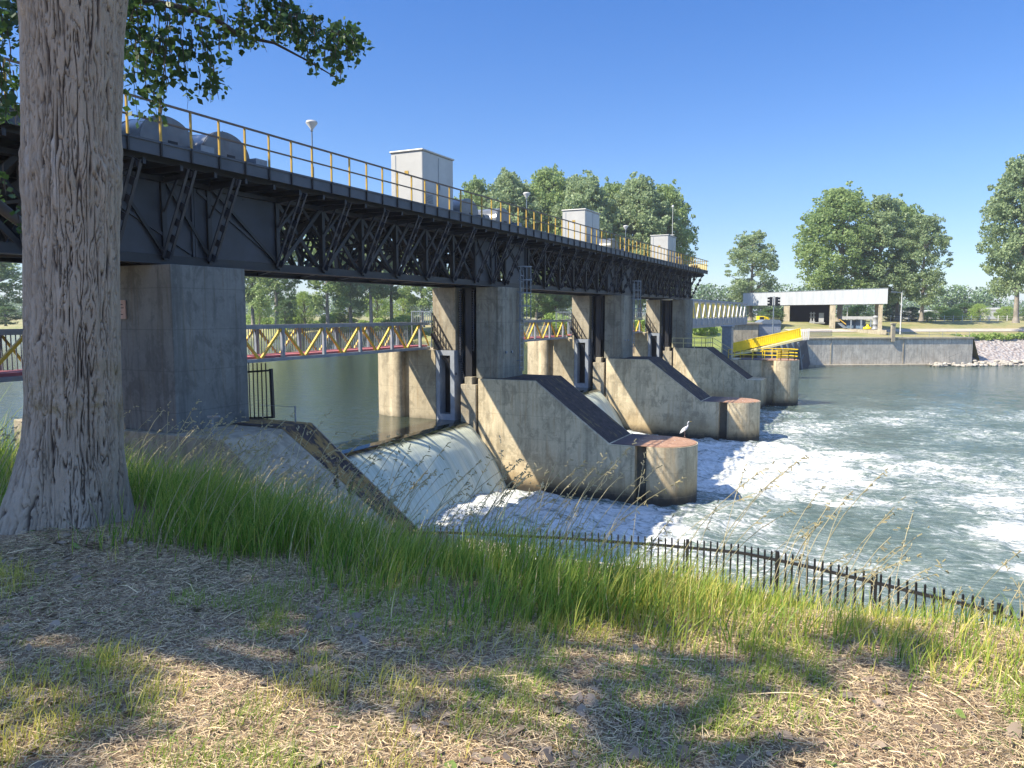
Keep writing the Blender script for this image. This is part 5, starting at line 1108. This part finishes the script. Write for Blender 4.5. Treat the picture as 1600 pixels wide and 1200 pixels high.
# ---------------------------------------------------------------- grass, straw, litter
def blades(P_, h, w, lean, segs=3, curl=.5, droop=None):
    n = len(P_); az = rng.uniform(0, 2*PI, n); la = np.clip(rng.normal(lean, .22, n), .02, 1.3)
    dirv = np.stack([np.cos(az), np.sin(az), 0*az], 1)*.75+RT*.55; dirv /= np.linalg.norm(dirv, axis=1)[:, None]
    side = np.stack([-dirv[:, 1], dirv[:, 0], 0*az], 1); rot = rng.uniform(-1.2, 1.2, n)
    side = side*np.cos(rot)[:, None]+dirv*np.sin(rot)[:, None]
    V = np.zeros((n, segs*2+1, 3)); p = P_.copy(); ang = la.copy(); st = h/segs
    for k in range(segs+1):
        ww = (w*(1-(k/segs)**1.6))[:, None]
        if k < segs: V[:, 2*k] = p-side*ww/2; V[:, 2*k+1] = p+side*ww/2
        else: V[:, 2*k] = p
        p = p+(dirv*np.sin(ang)[:, None]+np.array([0, 0, 1.])*np.cos(ang)[:, None])*st[:, None]; ang = np.minimum(ang+curl*rng.uniform(.3, 1.3, n), 2.4)
    Q = []
    b = np.arange(n)*(segs*2+1)
    for k in range(segs-1): Q.append(np.stack([b+2*k, b+2*k+1, b+2*k+3, b+2*k+2], 1))
    k = segs-1; Q.append(np.stack([b+2*k, b+2*k+1, b+2*k+2, b+2*k+2], 1)); return V.reshape(-1, 3), Q, n
def tri_mesh(name, parts):       # parts: (V, Q list, n, material index)
    Vs, Fs, Ms = [], [], []; off = 0; mats = []
    for V, Q, n, m in parts:
        if m not in mats: mats.append(m)
        for qi, q in enumerate(Q):
            if qi == len(Q)-1: t = q[:, :3]; t = np.concatenate([t], 0); Fs.append(np.concatenate([t, -np.ones((len(t), 1), int)-off], 1)+off)
            else: Fs.append(q+off)
            Ms.append(np.full(len(q), mats.index(m)))
        Vs.append(V); off += len(V)
    V = np.concatenate(Vs); F = np.concatenate(Fs); mi = np.concatenate(Ms)
    me = bpy.data.meshes.new(name); tri = F[:, 3] < 0; cnt = np.where(tri, 3, 4); me.vertices.add(len(V)); me.vertices.foreach_set('co', V.astype(np.float32).ravel())
    L_ = F[np.arange(4)[None, :] < cnt[:, None]]; me.loops.add(len(L_)); me.loops.foreach_set('vertex_index', L_.astype(np.int32)); me.polygons.add(len(F))
    me.polygons.foreach_set('loop_start', np.concatenate([[0], np.cumsum(cnt)[:-1]]).astype(np.int32)); me.polygons.foreach_set('material_index', mi.astype(np.int32)); me.polygons.foreach_set('use_smooth', np.ones(len(F), bool)); me.update(calc_edges=True)
    for m in mats: me.materials.append(m)
    return me
def scatter(n, umin, umax, vmin, vmax, dens):
    out = []
    while sum(map(len, out)) < n:
        u = rng.uniform(umin, umax, n); v = vmin+(vmax-vmin)*rng.random(n); d = dens(u, v); k = rng.random(n) < d; out.append(np.stack([u[k], v[k]], 1))
    q = np.concatenate(out)[:n]; return q[:, 0], q[:, 1]
def to3(u, v): P_ = u[:, None]*RT+v[:, None]*FW; P_[:, 2] = bank(u, v); return P_
gs = lambda u: np.interp(u, [-5, -3.4, -2.6, -2.0, -.7, .3, .9, 1.3, 1.9, 3], [5.6, 5.15, 4.95, 4.75, 4.0, 3.6, 3.4, 3.25, 3.0, 2.8])
def d_tall(u, v):
    t = v-gs(u)+.35*fbm(u*2, v*2, 3, 3); d = sstep(-.12, .45, t)*np.clip(.55+1.9*fbm(u*1.9, v*1.9, 8, 3), .12, 1)
    d = d*(1-.55*sstep(.18, .28, u/v)*(1-sstep(.40, .50, u/v))*(1-sstep(3.9, 4.4, v)))           # thinner, dry patch on the right
    X = RT[0]*u+FW[0]*v; Y = RT[1]*u+FW[1]*v
    d = d*(~((u+3.22)**2+(v-5.6)**2 < .30))*(v < fence_v(u)+.3)*~((Y > 15.3) & (X < -12.4))*(u < .75*v+2.4)*(u > -.75*v-.8)
    return np.clip(d, 0, 1)
parts = []
for n, hmin, hmax, w, m, vmax, vmin in ((46000, .2, .55, .007, M['grass'], 9.5, 2.8), (33000, .18, .48, .007, M['grassd'], 9.0, 2.8), (27000, .15, .5, .006, M['grass2'], 8.0, 2.7), (5000, .15, .42, .005, M['straw'], 8.0, 2.8), (26000, .35, .75, .013, M['grass'], 17, 7), (11000, .35, .75, .012, M['grass2'], 17, 7)):
    u, v = scatter(n, -7.5, 9, vmin, vmax, d_tall)
    if m is M['grass2']: k = (u > .5) | (rng.random(n) < .22); u, v = u[k], v[k]  # yellow blades mostly on the sunlit right, sunlight put into their colour
    if m is M['grassd']: k = (u < .8) | (rng.random(n) < .2); u, v = u[k], v[k]  # deep green mostly on the shaded left, shade put into the blade colour
    P_ = to3(u, v); t = sstep(-.1, .8, v-gs(u)); h = rng.uniform(hmin, hmax, len(u))*(.38+.62*t)*np.interp(u/np.maximum(v, 1), [-.35, -.1, .12, .3, .45], [1.15, 1.0, .85, .66, .46])*np.where(v > 8, .62, 1)*(1+.7*fbm(u*1.5, v*1.5, 4, 2)); V, Q, c = blades(P_, h, np.full(len(u), w), .16, 4, .22); parts.append((V, Q, c, m))
u, v = scatter(3600, -3.2, 3.4, 2.2, 4.6, lambda u, v: np.clip((fbm(u*1.3, v*1.3, 21, 3)-.05)*4, 0, 1)*(abs(u) < .75*v+.3)); P_ = to3(u, v); V, Q, c = blades(P_, rng.uniform(.03, .11, len(u)), np.full(len(u), .0045), .3, 3, .3); parts.append((V, Q, c, M['grass']))
u, v = scatter(7000, -3.2, 3.4, 2.2, 4.6, lambda u, v: np.clip((fbm(u*2.4, v*2.4, 51, 3)-.16)*6, 0, 1)*(abs(u) < .75*v+.3)); P_ = to3(u, v); V, Q, c = blades(P_, rng.uniform(.03, .12, len(u)), np.full(len(u), .0035), .35, 3, .3); parts.append((V, Q, c, M['grass']))
u, v = scatter(3500, -3.2, 3.4, 2.2, 4.8, lambda u, v: np.clip((fbm(u*1.6, v*1.6, 33, 3)-.1)*4, 0, 1)*(abs(u) < .75*v+.3)); P_ = to3(u, v); V, Q, c = blades(P_, rng.uniform(.04, .16, len(u)), np.full(len(u), .0045), .3, 3, .3); parts.append((V, Q, c, M['grass2']))
link('grass', tri_mesh('grass', parts), kind='stuff', label='tall green grass on the sloping bank', cat='grass')
# seed stalks leaning over
parts = []; mb = MB(); u, v = scatter(1250, -4.8, 6.5, 4.3, 10, d_tall); P_ = to3(u, v)
for p in P_:
    h = random.uniform(.55, 1.0); az = random.gauss(.35, .7); d_ = RT*math.cos(az)+FW*math.sin(az); a_ = random.uniform(.05, .25); pts = [p]
    for k in range(6): a_ += random.uniform(.05, .2); pts.append(pts[-1]+(d_*math.sin(a_)+np.array([0, 0, math.cos(a_)]))*h/6)
    for k in range(6): mb.bar(pts[k], pts[k+1], .0032, .0032)
    for k in range(random.randint(5, 12)):
        t = random.random()*1.6; b_ = pts[6]+(pts[6]-pts[5])*(t-.9); q = b_+np.array([random.gauss(0, .012), random.gauss(0, .012), random.gauss(-.01, .012)]); mb.bar(b_, q+(pts[6]-pts[5])*.12, .004, .006)
mb.build('seed_grass', M['seed'], kind='stuff', label='thin seeding grass stalks nodding above the tall grass', cat='grass')
# two dry dock stalks by the mossy slope
for px, top in ((522, 720), (536, 742)):
    D = 8.4; b_ = Pp(px-4, 800, D); t_ = Pp(px+(0 if px < 530 else 14), top, D); T_ = MB(); T_.tube([b_-[0, 0, .3], (b_+t_)/2+RT*.02, t_], [.006, .005, .003], 5)
    for k in range(46): q = b_*(1-(k/46*.6+.4))+t_*(k/46*.6+.4); T_.bar(q, q+RT*random.gauss(0, .02)+FW*random.gauss(0, .02)+[0, 0, random.uniform(.005, .03)], .009, .012)
    T_.build('dock_stalk', M['deadleaf'], label='dry brown dock stalk, the %s of two before the mossy slope' % ('taller upright' if px < 530 else 'leaning'), cat='weed', group='dry dock stalks')
# straw and leaf litter
def lying(n, L0, L1, w, m, umin=-3.4, umax=5.2, vmin=2.0, vmax=5.4, f=None):
    u, v = scatter(n, umin, umax, vmin, vmax, f or (lambda u, v: (u < .72*v+1.6)*(u > -.72*v-.25)*(1-.8*sstep(.2, 1.3, v-gs(u))*(u < .6)))); P_ = to3(u, v); az = rng.uniform(0, 2*PI, n); tl = rng.normal(0, .10, n); L_ = rng.uniform(L0, L1, n)
    d = np.stack([np.cos(az)*np.cos(tl), np.sin(az)*np.cos(tl), np.abs(np.sin(tl))], 1); s = np.stack([-np.sin(az), np.cos(az), rng.normal(0, .5, n)], 1); P_[:, 2] += rng.uniform(.002, .022, n)
    k = (rng.normal(0, .10, n)*L_)[:, None]; w_ = (w*rng.uniform(.6, 1.4, n))[:, None]/2; mid = P_+d*(L_*.5)[:, None]+s*k; e = P_+d*L_[:, None]
    V = np.stack([P_-s*w_, P_+s*w_, mid-s*w_, mid+s*w_, e], 1).reshape(-1, 3); b = np.arange(n)*5; return V, [np.stack([b, b+1, b+3, b+2], 1), np.stack([b+2, b+3, b+4, b+4], 1)], n, m
parts = [lying(76000, .015, .075, .0021, M['straw']), lying(76000, .012, .06, .0024, M['straw2']), lying(1100, .10, .28, .0028, M['straw']), lying(14000, .015, .06, .0026, M['grassd']), lying(20000, .01, .03, .006, M['brownbits'])]
link('straw_litter', tri_mesh('straw_litter', parts), kind='stuff', label='dry straw and cut grass lying on the ground', cat='straw')
mbs = {}
for m, n in (('deadleaf', 620), ('grass', 46)):
    mb = MB(); u, v = scatter(n, -3.2, 3.6, 2.2, 5.2, lambda u, v: (abs(u) < .7*v+.2)*(.15+.85*sstep(0, .25, fbm(u*1.1, v*1.1, 40, 2)))); P_ = to3(u, v)
    for p in P_:
        s_ = random.uniform(.010, .030); a_ = random.uniform(0, 6.28); n_ = 7; p = p+[0, 0, .012]; nx_ = random.gauss(0, .35); ny_ = random.gauss(0, .35)
        V = [p+[0, 0, random.uniform(-.2, .3)*s_]]
        for k in range(n_): t = a_+2*PI*k/n_; rr = s_*(1.5 if k == 0 else random.uniform(.75, 1.1)); x_, y_ = rr*math.cos(t), rr*math.sin(t); V.append(p+[x_, y_, x_*nx_+y_*ny_+random.uniform(0, .35)*s_])
        mb.add(V, [(0, 1+k, 1+(k+1) % n_) for k in range(n_)], True)
    mb.build('leaf_litter' if m == 'deadleaf' else 'green_leaf_litter', M[m if m == 'deadleaf' else 'leaf3'], kind='stuff', label='curled dead poplar leaves scattered on the straw' if m == 'deadleaf' else 'fresh green leaves fallen on the straw', cat='leaves')
